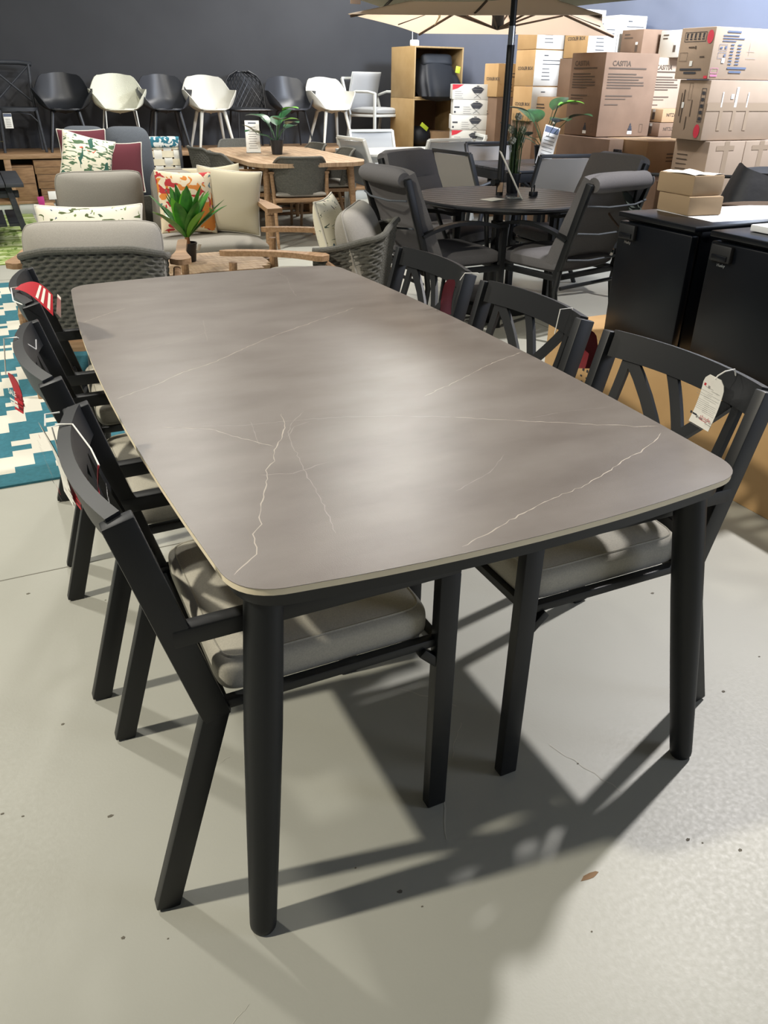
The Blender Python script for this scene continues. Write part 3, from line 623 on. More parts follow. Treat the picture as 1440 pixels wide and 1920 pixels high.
for i, w in enumerate(('topmost with red corner at left', 'second from the top', 'third from the top with red corner', 'fourth from the top behind a chair', 'lowest')):
    z1 = 1.395 - .157 * i
    carton('grill_box', 'white kettle grill box, %s of the grill stack' % w, 5.14 + .015 * (i % 2), 5.72 - .02 * (i > 0), 8.72, 9.10, z1 - .155, z1, 'cartonw', grillbox(i == 0 or i == 3), group='white kettle grill boxes', tapeon=False, rz=-26)
carton('storage_carton', 'brown carton under the white grill boxes', 5.14, 5.72, 8.72, 9.10, 0, .607, 'cartond', None, tapeon=False, rz=-26)
# plywood cubes with contents
def cube_shelf(label, z0, z1):
    o = thing('plywood_cube', label, 'shelf', (5.525, 10.0, z0), 0, 'plywood display cubes in the back corner'); w, dd, hh, t = .70, .66, z1 - z0, .018
    for nm, c_, d_ in (('side_panel', (-w / 2 + t / 2, dd / 2, hh / 2), (t, dd, hh)), ('side_panel', (w / 2 - t / 2, dd / 2, hh / 2), (t, dd, hh)), ('top_panel', (0, dd / 2, hh - t / 2), (w - 2 * t, dd, t)), ('bottom_panel', (0, dd / 2, t / 2), (w - 2 * t, dd, t))):
        nb('ply').box(c_, d_, .001).done(nm, o)
    nb('plyin').box((0, dd - .01, hh / 2), (w - 2 * t, .01, hh - 2 * t)).done('back_panel', o)
    return o
cube_shelf('upper plywood cube holding a bulging black bag in the back corner', 1.225, 1.80)
cube_shelf('lower plywood cube with a small carton inside, behind the white chairs', .64, 1.222)
b = nb('nylon')
def bag(u, v):
    a = 2 * PI * u; ca, sa = math.cos(a), math.sin(a); k = (min(1, v * 9) ** .4) * (1 - .30 * smooth(.35, 1, v)) * (1 if v < .93 else max(0, (1 - v) / .07) ** .5)
    f_ = 1 + .05 * math.sin(a * 11) * (1 - v)
    return (.30 * math.copysign(abs(ca) ** .5, ca) * k * f_ + .03 * (1 - v), .27 * math.copysign(abs(sa) ** .6, sa) * k * f_ - .16 * (1 - v), .44 * v - .06 * (1 - v) * (sa < 0))
b.grid(bag, 88, 26, cu=True); b.at(.0, -.14, .39, rot=(R(70), 0, R(-3))); b.pillow(.42, .15, .16, 16, .0, .35, rnd=.1, curve=.01)
o = tag(place(b.done('equipment_bag', angle=60), (5.52, 10.22, 1.25)), 'bulging black nylon bag spilling out of the upper plywood cube', 'bag')
b = nb('lime'); b.box((.20, -.36, .30), (.065, .003, .075), .001, (0, .15, 0)); b.done('lime_tag', o)
tag(place(nb('nylon').grid(lambda u, v: (.17 * math.cos(6.283 * u) * math.sin(PI * v) ** .6, .17 * math.sin(6.283 * u) * math.sin(PI * v) ** .6, .12 - .12 * math.cos(PI * v)), 28, 14, cu=True).done('black_sack', angle=60), (5.37, 10.22, .66)), 'small black sack with a lime tag in the lower plywood cube', 'bag')
tag(place(nb('lime').box((0, 0, 0), (.12, .004, .05), .001, (0, .6, 0)).done('lime_label'), (5.36, 10.03, .90)), 'lime yellow label leaning on the small black sack', 'label')
carton('small_carton', 'brown carton lying inside the lower plywood cube', 5.50, 5.83, 10.05, 10.5, .66, .84, 'carton', None, tapeon=True)

c = thing('wall_fitting', 'small white electrical fitting with a thin cord on top of the plywood cube', 'fitting', (5.27, 10.2, 1.8005))
nb('foam').box((0, 0, .035), (.10, .08, .07), .015).done('fitting_body', c); nb('foam').tube([(-.03, 0, .06), (-.035, .0, .3), (-.035, .0, .9)], .004, 6).done('cord', c)
# ---------------------------------------------------------------- display platform with furniture
c = thing('display_platform', 'long low timber display platform along the dark back wall', 'platform', (0, 10.4, 0), 0)
nb('teak').box((2.4, .44, .615), (6.9, .88, .05), .004).done('platform_top', c)
for x in (-.9, .32, 1.5, 2.8, 4.1, 5.6):
    nb('teak').box((x, .04, .295), (.07, .07, .59), .003).done('upright', c)
nb('teak').box((2.4, .42, .135), (6.8, .80, .03), .002).done('lower_shelf', c)
nb('whitem').box((2.4, .06, .06), (6.9, .05, .12), .002).done('plinth', c)
nb('seal').box((2.4, .86, .3), (6.9, .02, .58)).done('back_board', c)
for x, z, s in ((3.55, 0, 0), (3.55, .135, 1), (3.55, .27, 2)):
    o = thing('wooden_pallet', ['bottom wooden pallet of the stack behind the teak table', 'second wooden pallet up, behind the teak table', 'top wooden pallet of the stack behind the teak table', 'bottom wooden pallet behind the white table', 'top wooden pallet behind the white table'][s], 'pallet', (x, 9.85, z), 0, 'reddish wooden pallets before the platform')
    for k in range(5): nb('pallet').box((0, -.4 + k * .2, .125), (1.1, .09, .018), .002).done('deck_board', o)
    for k in (-.5, 0, .5): nb('pallet').box((k, 0, .068), (.09, .9, .09), .002).done('bearer', o)
    for k in (-.4, 0, .4): nb('pallet').box((0, k, .012), (1.1, .09, .018), .002).done('base_board', o)
# crates under the platform
for x0, x1, z0, z1, lb in ((.59, 1.0, .4285, .575, 'brown timber crate, uppermost of three under the left end of the platform'), (.60, 1.0, .2765, .4275, 'brown timber crate, middle one of three under the platform'), (.62, 1.0, .151, .2755, 'brown timber crate, lowest one of three under the platform'), (.34, .58, .151, .52, 'upright brown timber crate left of the three stacked ones')):
    b = nb('pallet'); b.box((0, .15, (z1 - z0) / 2), (x1 - x0, .3, z1 - z0), .004); b.m('brownink'); b.box((0, -.001, (z1 - z0) * .97), (x1 - x0 - .02, .004, .003)); b.box((0, -.001, (z1 - z0) * .5), (x1 - x0 - .02, .004, .002))
    tag(place(b.done('timber_crate'), ((x0 + x1) / 2, 10.42, z0)), lb, 'crate')
tag(place(nb('magenta').box((0, 0, .1), (.07, .004, .2), .001, (0, -.08, 0)).done('price_card'), (.60, 10.36, .0)), 'magenta price card hanging before the timber drawers', 'card')
tag(place(nb('paper').box((0, 0, .05), (.13, .004, .09), .001).done('price_card'), (.75, 10.41, .151)), 'white price card leaning at the lowest timber drawer', 'card')
tag(place(nb('teak').box((0, 0, .125), (.24, .3, .25), .01).done('timber_box'), (.13, 10.58, .645)), 'pale timber box standing at the left end of the platform', 'box')

def shell_chair(label, cat_mat, loc, rz, legs, legmat, sc=1, nm='shell_chair', woven=False, tall=0):
    c = thing(nm, label, 'chair', loc, rz, 'shell chairs on the display platform')
    def P(u, v):
        a = (u - .5) * 2 * PI; d = abs(a) * 180 / PI
        hh = .365 - .02 * smooth(0, 40, d) - .14 * smooth(38, 66, d) - .205 * smooth(100, 150, d)
        r = 1 + .04 * smooth(70, 95, d) * (1 - smooth(100, 130, d))
        e = v ** .9; k = min(1, e * 1.55)
        zz = hh * max(0, (v - .42) / .58) ** 1.35
        lean = -.10 * (zz / .4) * (d < 90) * (1 - d / 90)
        sx_ = math.copysign(abs(math.sin(a)) ** .75, a); x = .255 * sx_ * k * r * (1 + .25 * smooth(.0, .2, zz) * smooth(25, 60, d) * (1 - .3 * smooth(90, 140, d))); y = -(.235 * math.copysign(abs(math.cos(a)) ** .8, math.cos(a))) * k + lean
        return (x * sc, y * sc, .425 + zz * sc + .018 * (k * k) - .03 * math.exp(-(k * 2) ** 2))
    m = M[cat_mat] if isinstance(cat_mat, str) else cat_mat
    b = nb(m); b.shell(P, 56, 16, .009, cu=True); b.done('shell_seat', c, 60)
    if legs == 'sled':
        for s in (-1, 1):
            b = nb(legmat); b.tube([(s * .12, .15, .43), (s * .17, .16, .425), (s * .20, .20, 0.02)], .008, 8); b.tube([(s * .12, -.13, .43), (s * .17, -.14, .425), (s * .23, -.24, .02)], .008, 8)
            b.tube([(s * .20, .20, .01), (s * .23, -.24, .01)], .008, 8); b.done('leg_frame', c)
    else:
        w = .019 if legs == 'thick' else .011
        for sx in (-1, 1):
            for sy in (-1, 1):
                nb(legmat).tube([(sx * .10, sy * .10, .43), (sx * .14, sy * .13, .41), (sx * .22, sy * (.21 if sy > 0 else .25), 0)], [w * 1.1, w * 1.2, w * .75], 10).done('leg', c)
        nb(legmat).box((0, 0, .428), (.26, .26, .02), .008).done('seat_mount', c)
    return c
PZ = .641
perf = mat('perforated_white_plastic', 'd8d8c6', .5, bump=1, bscale=110)
shell_chair('black shell armchair with splayed legs, second item from the left on the platform', 'blackp', (1.05, 10.72, PZ), 176, 'thick', 'blackp')
shell_chair('off-white perforated shell armchair on slim metal legs, leftmost pale one on the platform', perf, (1.66, 10.74, PZ), 176, 'sled', 'whitem', nm='shell_chair')
shell_chair('anthracite shell armchair between the perforated white chair and a plain white chair', 'dgrey', (2.20, 10.74, PZ), 178, 'thick', 'blackp')
shell_chair('plain white shell armchair with four thick legs, middle of the platform', 'white', (2.74, 10.72, PZ), 180, 'thick', 'white')
shell_chair('anthracite shell armchair on thin dark rods, left of the last white shell chair', 'dgrey', (3.80, 10.76, PZ), 182, 'thin', 'blackp')
shell_chair('plain white shell armchair with thick legs, rightmost shell chair of the row', 'white', (4.34, 10.72, PZ), 185, 'thick', 'white')
# woven high dining chair
c = thing('woven_chair', 'black open-weave chair with a rounded back between white and dark shell chairs', 'chair', (3.27, 10.84, PZ), 180)
b = nb('blackp')
def WB(u, v):
    a = (u - .5) * 2.3; h = .44 * v; k = math.sqrt(max(0, 1 - (max(0, v - .55) / .47) ** 2)) if v > .55 else 1
    return (.27 * math.sin(a) * k, -.22 * math.cos(a) - .12 * v, .42 + h)
for k in range(16):
    for s in (1, -1):
        b.tube([WB(min(1, max(0, (k / 15 * 1.5 - .25) + s * (t_ / 10 - .5) * .5)), t_ / 10) for t_ in range(11)], .006, 5)
b.tube([WB(0, t_ / 8) for t_ in range(9)] + [WB(t_ / 16, .97) for t_ in range(17)] + [WB(1, 1 - t_ / 8) for t_ in range(9)], .011, 8)
b.done('woven_back', c)
b = nb('blackp'); b.at(0, 0, .43); b.pillow(.5, .46, .05, 14, .0); b.done('seat', c)
for sx in (-1, 1):
    for sy in (-1, 1): nb('blackp').tube([(sx * .19, sy * .18, .42), (sx * .22, sy * .21, 0)], .012, 8).done('leg', c)
# cross-back chair
c = thing('cross_back_chair', 'dark grey timber cross-back chair at the left end of the platform', 'chair', (.545, 10.80, PZ), 180)
for s in (-1, 1):
    nb('char').tube([(s * .21, -.20, 0), (s * .20, -.17, .44), (s * .20, -.20, .65), (s * .215, -.26, .88)], .016, 10).done('back_leg', c)
    nb('char').tube([(s * .22, .20, 0), (s * .19, .17, .43)], .016, 10).done('front_leg', c)
b = nb('char'); b.tube([(-.25, -.265, .885), (-.12, -.30, .90), (.12, -.30, .90), (.25, -.265, .885)], .024, 12); b.done('top_rail', c)
b = nb('char'); b.tube([(-.20, -.185, .50), (0, -.23, .68), (.20, -.255, .86)], .011, 8); b.tube([(.20, -.185, .50), (0, -.245, .68), (-.20, -.255, .86)], .011, 8); b.done('cross_slats', c)
b = nb('char'); b.at(0, 0, .435); b.prism([(.225 * math.copysign(abs(math.cos(a * .1963)) ** .6, math.cos(a * .1963)), .21 * math.copysign(abs(math.sin(a * .1963)) ** .6, math.sin(a * .1963))) for a in range(32)], -.015, .02); b.done('seat', c)
b = nb('char'); b.tube([(-.205, .185, .18), (-.2, .18, .3), (-.12, .17, .385), (0, .17, .41), (.12, .17, .385), (.2, .18, .3), (.205, .185, .18)], .008, 8); b.done('bentwood_brace', c)
o = tag(place(nb('paper').box((0, 0, -.075), (.085, .003, .15), .001).done('price_card'), (.42, 10.585, PZ + .40)), 'white price card hanging from the seat of the cross-back chair', 'card')
b = nb('blueink'); b.box((0, -.0025, -.018), (.082, .001, .03)); b.m('greyink'); b.strips([(-.025, -.06 - .018 * k, .05, .005) for k in range(5)], (0, -.003, 0), (1, 0, 0), (0, 0, 1)); b.done('print', o)
# white high-back armchair with grey cushions
def sling_frame(c, m, w=.56, back=.9, seat=.43, arms=True, d=.52, lean=.16, rails=(1,)):
    for s in (-1, 1):
        x = s * w / 2
        nb(m).bar((x, d / 2, 0), (x, d / 2, .63 if arms else seat), .028, .036, (0, 1, 0)).done('front_leg', c)
        b = nb(m); b.bar((x, -d / 2 - .06, 0), (x, -d / 2 + .02, seat), .028, .036, (0, 1, 0)); b.bar((x, -d / 2 + .02, seat - .02), (x, -d / 2 - lean, back), .028, .036, (0, 1, 0)); b.done('back_leg', c)
        if arms:
            b = nb(m); b.tube([(x, -d / 2 - lean * .35, .60), (x, -d / 4, .645), (x, d / 4, .645), (x, d / 2 + .01, .625)], .017, 8); b.done('armrest', c)
        nb(m).bar((x, -d / 2, seat - .01), (x, d / 2, seat), .024, .03).done('seat_rail', c)
    nb(m).bar((-w / 2, d / 2, seat), (w / 2, d / 2, seat), .024, .03).done('cross_rail', c)
    nb(m).bar((-w / 2, -d / 2 - lean, back), (w / 2, -d / 2 - lean, back), .03, .03).done('top_rail', c)
def sling_chair(name, label, loc, rz, m, sl, group, back=.9, arms=True, quilt=False):
    c = thing(name, label, 'chair', loc, rz, group)
    sling_frame(c, m, back=back, arms=arms)
    b = nb(sl)
    b.shell(lambda u, v: (-.268 + .536 * u, -.24 - (.18) * v - .02 * math.sin(PI * v) + (.006 * abs(math.sin(v * PI * 4)) if quilt else 0) - .025 * (1 - (2 * u - 1) ** 2) * v, .44 + (back - .46) * v), 9, 20, .006); b.done('back_sling', c)
    nb(sl).shell(lambda u, v: (-.268 + .536 * u, -.25 + .51 * v, .435 - .02 * math.sin(PI * u)), 9, 6, .006).done('seat_sling', c)
    return c
cw_ = mat('pale_grey_cushion', 'adaeae', .9)
c = thing('high_back_armchair', 'white metal high-back armchair with pale cushions on the right end of the platform', 'chair', (5.02, 10.74, PZ), 196)
sling_frame(c, 'whitem', back=.80, seat=.37, w=.55)
b = nb(cw_); b.at(0, -.30, .62, rot=(R(74), 0, 0)); b.pillow(.50, .52, .07, 18, .0, .3, piping='whitem'); b.done('back_cushion', c)
b = nb('wsling'); b.at(0, .0, .42); b.pillow(.5, .52, .09, 18, .0, .3); b.done('seat_cushion', c)

# ---------------------------------------------------------------- weave helper
def weave(b, fn, nu, nv, rows, cols, amp):
    """basket weave relief over a parametric surface (u across, v up)"""
    def nrm(u, v):
        e = .006; u = min(max(u, e), 1 - e); v = min(max(v, e), 1 - e)
        return (Vector(fn(u + e, v)) - Vector(fn(u - e, v))).cross(Vector(fn(u, v + e)) - Vector(fn(u, v - e))).normalized()
    N = [[nrm(i / (nu - 1), j / (nv - 1)) for j in range(nv)] for i in range(nu)]
    def P(u, v):
        i, j = round(u * (nu - 1)), round(v * (nv - 1)); r = v * rows; k = math.floor(r - 1e-6)
        prof = max(0, math.sin(PI * (r - k))) ** .5
        w = math.sin(PI * u * cols + (PI / 2 if k % 2 else -PI / 2) + PI / 2)
        return Vector(fn(u, v)) + N[i][j] * amp * (prof * (.55 + .45 * w) - .4)
    b.grid(P, nu, nv)
def lounge_chair(label, loc, rz):
    c = thing('lounge_chair', label, 'armchair', loc, rz, 'rope-back teak lounge chairs')
    def SB(u, v):   # rope shell: long sides wrapping round a flat back, wider and leaning at the top
        q = 2 * u - 1; t_ = abs(q); top = .70 - .10 * smooth(.30, 1, t_); z = .29 + (top - .29) * v
        if t_ < .42: x, y = t_ / .42 * .22, -.345
        elif t_ < .62: g_ = (t_ - .42) / .20 * PI / 2; x, y = .22 + .08 * math.sin(g_), -.265 - .08 * math.cos(g_)
        else: x, y = .30 + .03 * (t_ - .62), -.265 + (t_ - .62) / .38 * .25
        k = 1 + .07 * v
        return (math.copysign(x * k, q), y * (1 + .10 * v) - .02 * v * (t_ < .6), z)
    b = nb('rope'); weave(b, lambda u, v: SB(1 - u, v), 241, 120, 20, 44, .013); b.grid(lambda u, v: Vector((SB(u, v)[0] * .965, SB(u, v)[1] * .965, SB(u, v)[2])), 40, 6); b.done('rope_back', c, 80)
    b = nb('rope'); b.tube([Vector(SB(k / 40, 1)) + Vector((0, -.002, .006)) for k in range(41)], .017, 10); b.done('rope_top_roll', c)
    for s in (-1, 1):
        x = s * .395
        nb('teak').tube([(x, .44, 0), (x, .41, .54)], [.016, .022], 10).done('front_leg', c)
        nb('teak').tube([(s * .33, -.42, 0), (s * .36, -.33, .40), (s * .375, -.10, .55)], [.015, .02, .02], 10).done('back_leg', c)
        nb('teak').shell(lambda u, v: (x + (v - .5) * (.052 + .07 * smooth(.35, .0, u)) * math.sqrt(max(.02, 1 - max(0, abs(2 * u - 1) - .8) ** 2 * 24)), -.12 + .60 * u, .572 + .01 * math.sin(PI * u)), 24, 5, .028).done('armrest', c)
    b = nb('teak'); b.bar((-.37, .38, .25), (.37, .38, .25), .05, .05); b.bar((-.33, -.36, .25), (.33, -.36, .25), .05, .05)
    for s in (-1, 1): b.bar((s * .36, .38, .25), (s * .34, -.36, .25), .04, .05)
    b.done('seat_frame', c)
    b = nb('greycush'); b.at(0, .05, .35); b.pillow(.54, .70, .14, 22, .0, .3, piping='greycush'); b.done('seat_cushion', c)
    b = nb('greycush'); b.at(0, -.225, .60, rot=(R(74), 0, 0)); b.pillow(.66, .42, .22, 24, .03, .42, e=2.4, rnd=.1, piping='greycush'); b.done('back_cushion', c)
    return c
LC = lounge_chair('teak lounge chair with dark rope back seen from behind, beside the teal rug', (.49, 4.38, 0), -14)
dup(LC, 'teak lounge chair with dark rope back, seen from its side', (1.715, 4.40, 0), 56)
floral = printed('floral_fabric', 'dcd8c6', [('4d5a35', .64, 16, (1, 2.2, 1)), ('d9573e', .68, 9, (1, 1, 1)), ('3a4a63', .70, 22, (1, 1, 1)), ('6f7f4a', .68, 20, (2.5, 1, 1))])
floral2 = printed('floral_fabric_light', 'e2ddc8', [('4a5a52', .66, 26, (1, 2, 1)), ('8a8a3a', .68, 22, (2.5, 1, 1)), ('5a2636', .72, 24, (1, 1, 1)), ('3f6072', .72, 20, (1, 1, 1))])
fruit = printed('fruit_print_fabric', 'e3d3b4', [('d9873a', .56, 9, (1, 1, 1)), ('b9363a', .60, 11, (1, 1.4, 1)), ('5f7d86', .66, 12, (1, 1, 1)), ('e9dcc0', .60, 15, (1, 1, 1)), ('7d9a3c', .70, 13, (1, 1, 1))])
leafp = printed('leaf_print_fabric', 'e0dac4', [('4f6a4c', .56, 14, (1, 3.2, 1)), ('c9573f', .70, 12, (1, 1, 1)), ('2f5a4c', .64, 10, (1.6, 1, 1))])
def cushion(name, label, m, w, h, t, loc, rot, piping=None, cat='cushion', group=None, power=.42, curve=0):
    b = nb(m); b.pillow(w, h, t * 1.25, 24, .07, power, curve, piping, e=2)
    o = b.done(name, angle=60); o.location = loc; o.rotation_euler = tuple(R(a) for a in rot)
    return tag(o, label, cat, group)
cushion('scatter_cushion', 'floral cushion peeping over the grey back cushion of the rope chair by the teal rug', floral, .50, .40, .13, (.455, 4.30, .66), (76, 0, -14), 'pipe', curve=.02)
cushion('scatter_cushion', 'floral cushion leaning against the back of the side-on rope chair', floral2, .46, .42, .13, (1.81, 4.47, .62), (74, 0, 56), 'pipe')
# coffee table
c = thing('coffee_table', 'low slatted teak coffee table with rounded ends before the sofa', 'table', (1.05, 5.08, 0))
b = nb('teaktop')
n_ = 9
for k in range(n_):
    y = -.30 + .6 * (k + .5) / n_; e = .52 * (1 - abs(y / .36) ** 3.2) ** .4
    b.box((0, y, .385), (2 * e, .6 / n_ - .004, .025), .003)
b.done('slatted_top', c)
for sx in (-1, 1):
    for sy in (-1, 1): nb('teak').tube([(sx * .36, sy * .18, .375), (sx * .40, sy * .22, 0)], [.024, .016], 10).done('leg', c)
nb('teak').box((0, 0, .36), (.8, .4, .03), .004).done('under_frame', c)
# leafy plants
def leaf(b, base, d, L, w, droop, up=(0, 0, 1), fold=.25, n=9):
    d = Vector(d).normalized(); side = d.cross(Vector(up))
    side = side.normalized() if side.length > .05 else Vector((1, 0, 0)); nz = side.cross(d)
    def P(u, v):
        s_ = u * L; k = (math.sin(PI * min(1, u ** .8)) ** .8) * w / 2 + .003; x = (v - .5) * 2
        return Vector(base) + d * s_ * (1 - droop * .3 * u * u) - Vector((0, 0, 1)) * droop * L * u * u * .6 + side * x * k + nz * abs(x) * k * fold
    b.grid(P, n, 5)
def pot(c, r, hh, z=0):
    nb('blackp').lathe([(r * .72, 0), (r * .78, .004), (r, hh), (r * 1.04, hh), (r * 1.04, hh + .008), (r * .93, hh + .008), (r * .9, hh - .012), (.01, hh - .014)], 28).done('pot', c)
c = thing('potted_plant', 'broad-leaved green plant in a black pot on the slatted coffee table', 'plant', (1.10, 5.14, .398)); pot(c, .055, .105)
nb('stemb').tube([(0, 0, .09), (0, 0, .15)], [.018, .014], 10).done('stem', c)
rr = random.Random(4)
for i in range(28):
    a = i * 2.4; t_ = .1 + .9 * (i % 14) / 14; el = 1.52 - t_ * .82
    b = nb('green' if i % 5 else 'green2'); leaf(b, (.01 * math.cos(a), .01 * math.sin(a), .14), (math.cos(a) * math.cos(el), math.sin(a) * math.cos(el), math.sin(el)), .29 + .09 * rr.random(), .066 + .02 * rr.random(), .10 + .3 * t_ * rr.random()); b.done('leaf', c, 80)
nb('paper').box((.06, -.03, .085), (.025, .003, .04), .0005, (.2, .3, .4)).done('price_sticker', c)
# teak sofa
c = thing('teak_sofa', 'teak garden sofa with warm grey cushions facing the coffee table', 'sofa', (1.13, 6.05, 0), 180)
for s in (-1, 1):
    nb('teak').tube([(s * .72, .36, 0), (s * .70, .34, .56)], [.02, .028], 10).done('front_leg', c)
    nb('teak').tube([(s * .70, -.36, 0), (s * .70, -.34, .60)], [.02, .026], 10).done('back_leg', c)
    nb('teak').shell(lambda u, v: (s * (.71 + .015 * math.sin(PI * u)) + (v - .5) * (.06 + .05 * smooth(.4, 1, u)), -.40 + .82 * u, .585 + .008 * math.sin(PI * u)), 20, 5, .03).done('armrest', c)
b = nb('teak'); b.bar((-.70, .34, .23), (.70, .34, .23), .04, .07); b.bar((-.7, -.34, .23), (.7, -.34, .23), .04, .07)
for s in (-1, 1): b.bar((s * .70, .34, .23), (s * .70, -.34, .23), .03, .06)
b.done('seat_frame', c)
b = nb('rope'); b.box((0, -.36, .46), (1.34, .02, .36), .004); b.done('back_panel', c)
b = nb('greycush'); b.at(0, .0, .335); b.pillow(1.36, .74, .17, 24, .0, .28, piping='greycush'); b.done('seat_cushion', c)
for s in (.37, -.28):
    b = nb('greycush'); b.at(s, -.22, .61, rot=(R(76), 0, 0)); b.pillow(.60, .47, .24, 24, .03, .42, e=2.4, rnd=.09, piping='greycush'); b.done('back_cushion', c)
cushion('scatter_cushion', 'fruit-print cushion in orange and red on the teak sofa', fruit, .42, .42, .12, (1.30, 5.98, .635), (76, 4, 8), None)
cushion('scatter_cushion', 'plain beige cushion in front of the sofa arm by the teak table', 'beige', .46, .44, .12, (1.62, 6.02, .625), (77, 6, -14), 'pipe')
cushion('scatter_cushion', 'second beige cushion mostly hidden behind the plain beige one', 'beige', .42, .42, .10, (1.56, 6.14, .65), (74, -4, -4), None)
# dark lounge sofa with cushions behind
c = thing('charcoal_armchair', 'dark grey upholstered armchair standing behind the teak sofa', 'armchair', (1.05, 8.1, 0), 160)
nb('char').box((0, 0, .18), (.86, .80, .12), .02).done('base_frame', c)
for sx in (-1, 1):
    for sy in (-1, 1): nb('char').tube([(sx * .36, sy * .33, .14), (sx * .38, sy * .35, 0)], .02, 8).done('leg', c)
b = nb('slate'); b.at(0, .03, .33); b.pillow(.8, .76, .2, 20, 0, .28); b.done('seat_cushion', c)
for s in (-1, 1):
    b = nb('slate'); b.at(s * .19, -.26, .68, rot=(R(80), 0, 0)); b.pillow(.42, .68, .34, 24, .0, .45, e=2, rnd=.12); b.done('back_cushion', c)
cushion('scatter_cushion', 'burgundy cushion with white piping in front of the dark grey armchair back', 'burg', .36, .40, .12, (1.15, 7.72, .72), (78, 0, -20), 'pipe', group=None)
cushion('scatter_cushion', 'burgundy cushion standing behind the leaf-print cushion', 'burg', .40, .42, .12, (.88, 7.98, .80), (80, 0, -10), 'pipe')
cushion('scatter_cushion', 'leaf-print cushion leaning beside the burgundy cushions', leafp, .42, .44, .12, (.86, 7.70, .76), (76, 14, -6), 'pipe')
# webbing lounger
c = thing('webbing_chair', 'chair with wide white webbing straps and a teal headrest between sofa and teak table', 'chair', (1.70, 8.72, 0), 176)
for s in (-1, 1):
    nb('char').bar((s * .23, -.20, 0), (s * .23, -.34, .84), .03, .03, (0, 1, 0)).done('back_leg', c); nb('char').bar((s * .23, .25, 0), (s * .23, .25, .42), .03, .03, (0, 1, 0)).done('front_leg', c)
    nb('char').bar((s * .23, -.26, .4), (s * .23, .26, .42), .025, .03).done('seat_rail', c)
b = nb('white')
for k in range(5): b.shell(lambda u, v: (-.2 + .1 * k - .04 + .08 * u, -.265 - .085 * v + .006 * math.sin(v * 19 + k * PI), .42 + .40 * v), 3, 24, .003)
b.m('beige')
for k in range(5): b.shell(lambda u, v: (-.235 + .47 * u, -.268 - .017 * (k + v) + .006 * math.sin(u * 16 + k * PI), .46 + .075 * k + .06 * v), 24, 3, .003)
b.done('webbing', c)
b = nb(printed('teal_check_fabric', 'e0e2da', [('2f6f80', .5, 18, (1, 1, 1))])); b.at(0, -.34, .83, rot=(R(80), 0, 0)); b.pillow(.46, .10, .07, 14, 0, .3); b.done('headrest', c)

# ---------------------------------------------------------------- teak dining table with rope chairs
c = thing('teak_dining_table', 'rectangular teak dining table with clipped corners, sign and plant on it', 'table', (2.85, 8.42, 0))
pl = []
for qx, qy in ((1, 1), (-1, 1), (-1, -1), (1, -1)):
    a = [(.58 * qx, .78 * qy), (.50 * qx, .96 * qy), (.36 * qx, 1.04 * qy)]
    pl += a if qx * qy > 0 else a[::-1]
b = nb('teaktop'); b.prism(pl, .705, .74); b.m('stemb')
for k in range(-5, 6): b.box((k * .1, 0, .7402), (.003, 1.9, .0006))
b.done('tabletop', c)
for sx in (-1, 1):
    for sy in (-1, 1): nb('teak').tube([(sx * .42, sy * .80, .71), (sx * .46, sy * .86, 0)], [.036, .022], 14).done('leg', c)
nb('teak').box((0, 0, .68), (.86, 1.6, .05), .004).done('apron', c)
def rope_chair(label, loc, rz):
    c = thing('rope_dining_chair', label, 'chair', loc, rz, 'dark rope dining chairs round the teak table')
    def SB(u, v):
        a = (u - .5) * 2.5; top = .79 - .10 * smooth(.5, 1, abs(2 * u - 1))
        return (.27 * math.copysign(abs(math.sin(a)) ** .8, a) * (1 + .05 * v), -.235 * math.cos(a) * (1 + .1 * v) - .03 * v + .02, .47 + (top - .47) * v)
    b = nb('rope'); weave(b, lambda u, v: SB(1 - u, v), 121, 49, 16, 30, .005); b.grid(lambda u, v: Vector(SB(u, v)) + Vector((0, .012, 0)), 26, 4); b.done('rope_back', c, 80)
    nb('rope').tube([Vector(SB(k / 24, 1)) for k in range(25)], .013, 8).done('rope_top_roll', c)
    for s in (-1, 1):
        nb('teak').tube([(s * .27, .24, 0), (s * .255, .21, .64)], [.014, .019], 10).done('front_leg', c)
        nb('teak').tube([(s * .25, -.27, 0), (s * .25, -.17, .42), (s * .262, -.13, .66)], [.014, .019, .018], 10).done('back_leg', c)
        nb('teak').bar((s * .262, -.15, .655), (s * .255, .25, .65), .045, .02).done('armrest', c)
    b = nb('teak'); b.box((0, 0, .425), (.5, .46, .035), .006); b.done('seat_frame', c)
    b = nb('greycush'); b.at(0, .02, .47); b.pillow(.48, .45, .06, 16, 0, .3); b.done('seat_cushion', c)
    return c
RC = rope_chair('dark rope dining chair at the near end of the teak table, seen from behind', (2.72, 7.62, 0), -8)
dup(RC, 'dark rope dining chair on the left of the teak table nearer the webbing chair', (2.30, 8.12, 0), -88)
dup(RC, 'dark rope dining chair farther back on the left of the teak table', (2.27, 8.82, 0), -82)
dup(RC, 'dark rope dining chair at the far end of the teak table behind the sign', (2.80, 9.62, 0), 180)
dup(RC, 'dark rope dining chair at the near right corner of the teak table', (3.30, 8.26, 0), 84)
dup(RC, 'dark rope dining chair farther back on the right of the teak table', (3.26, 8.98, 0), 92)
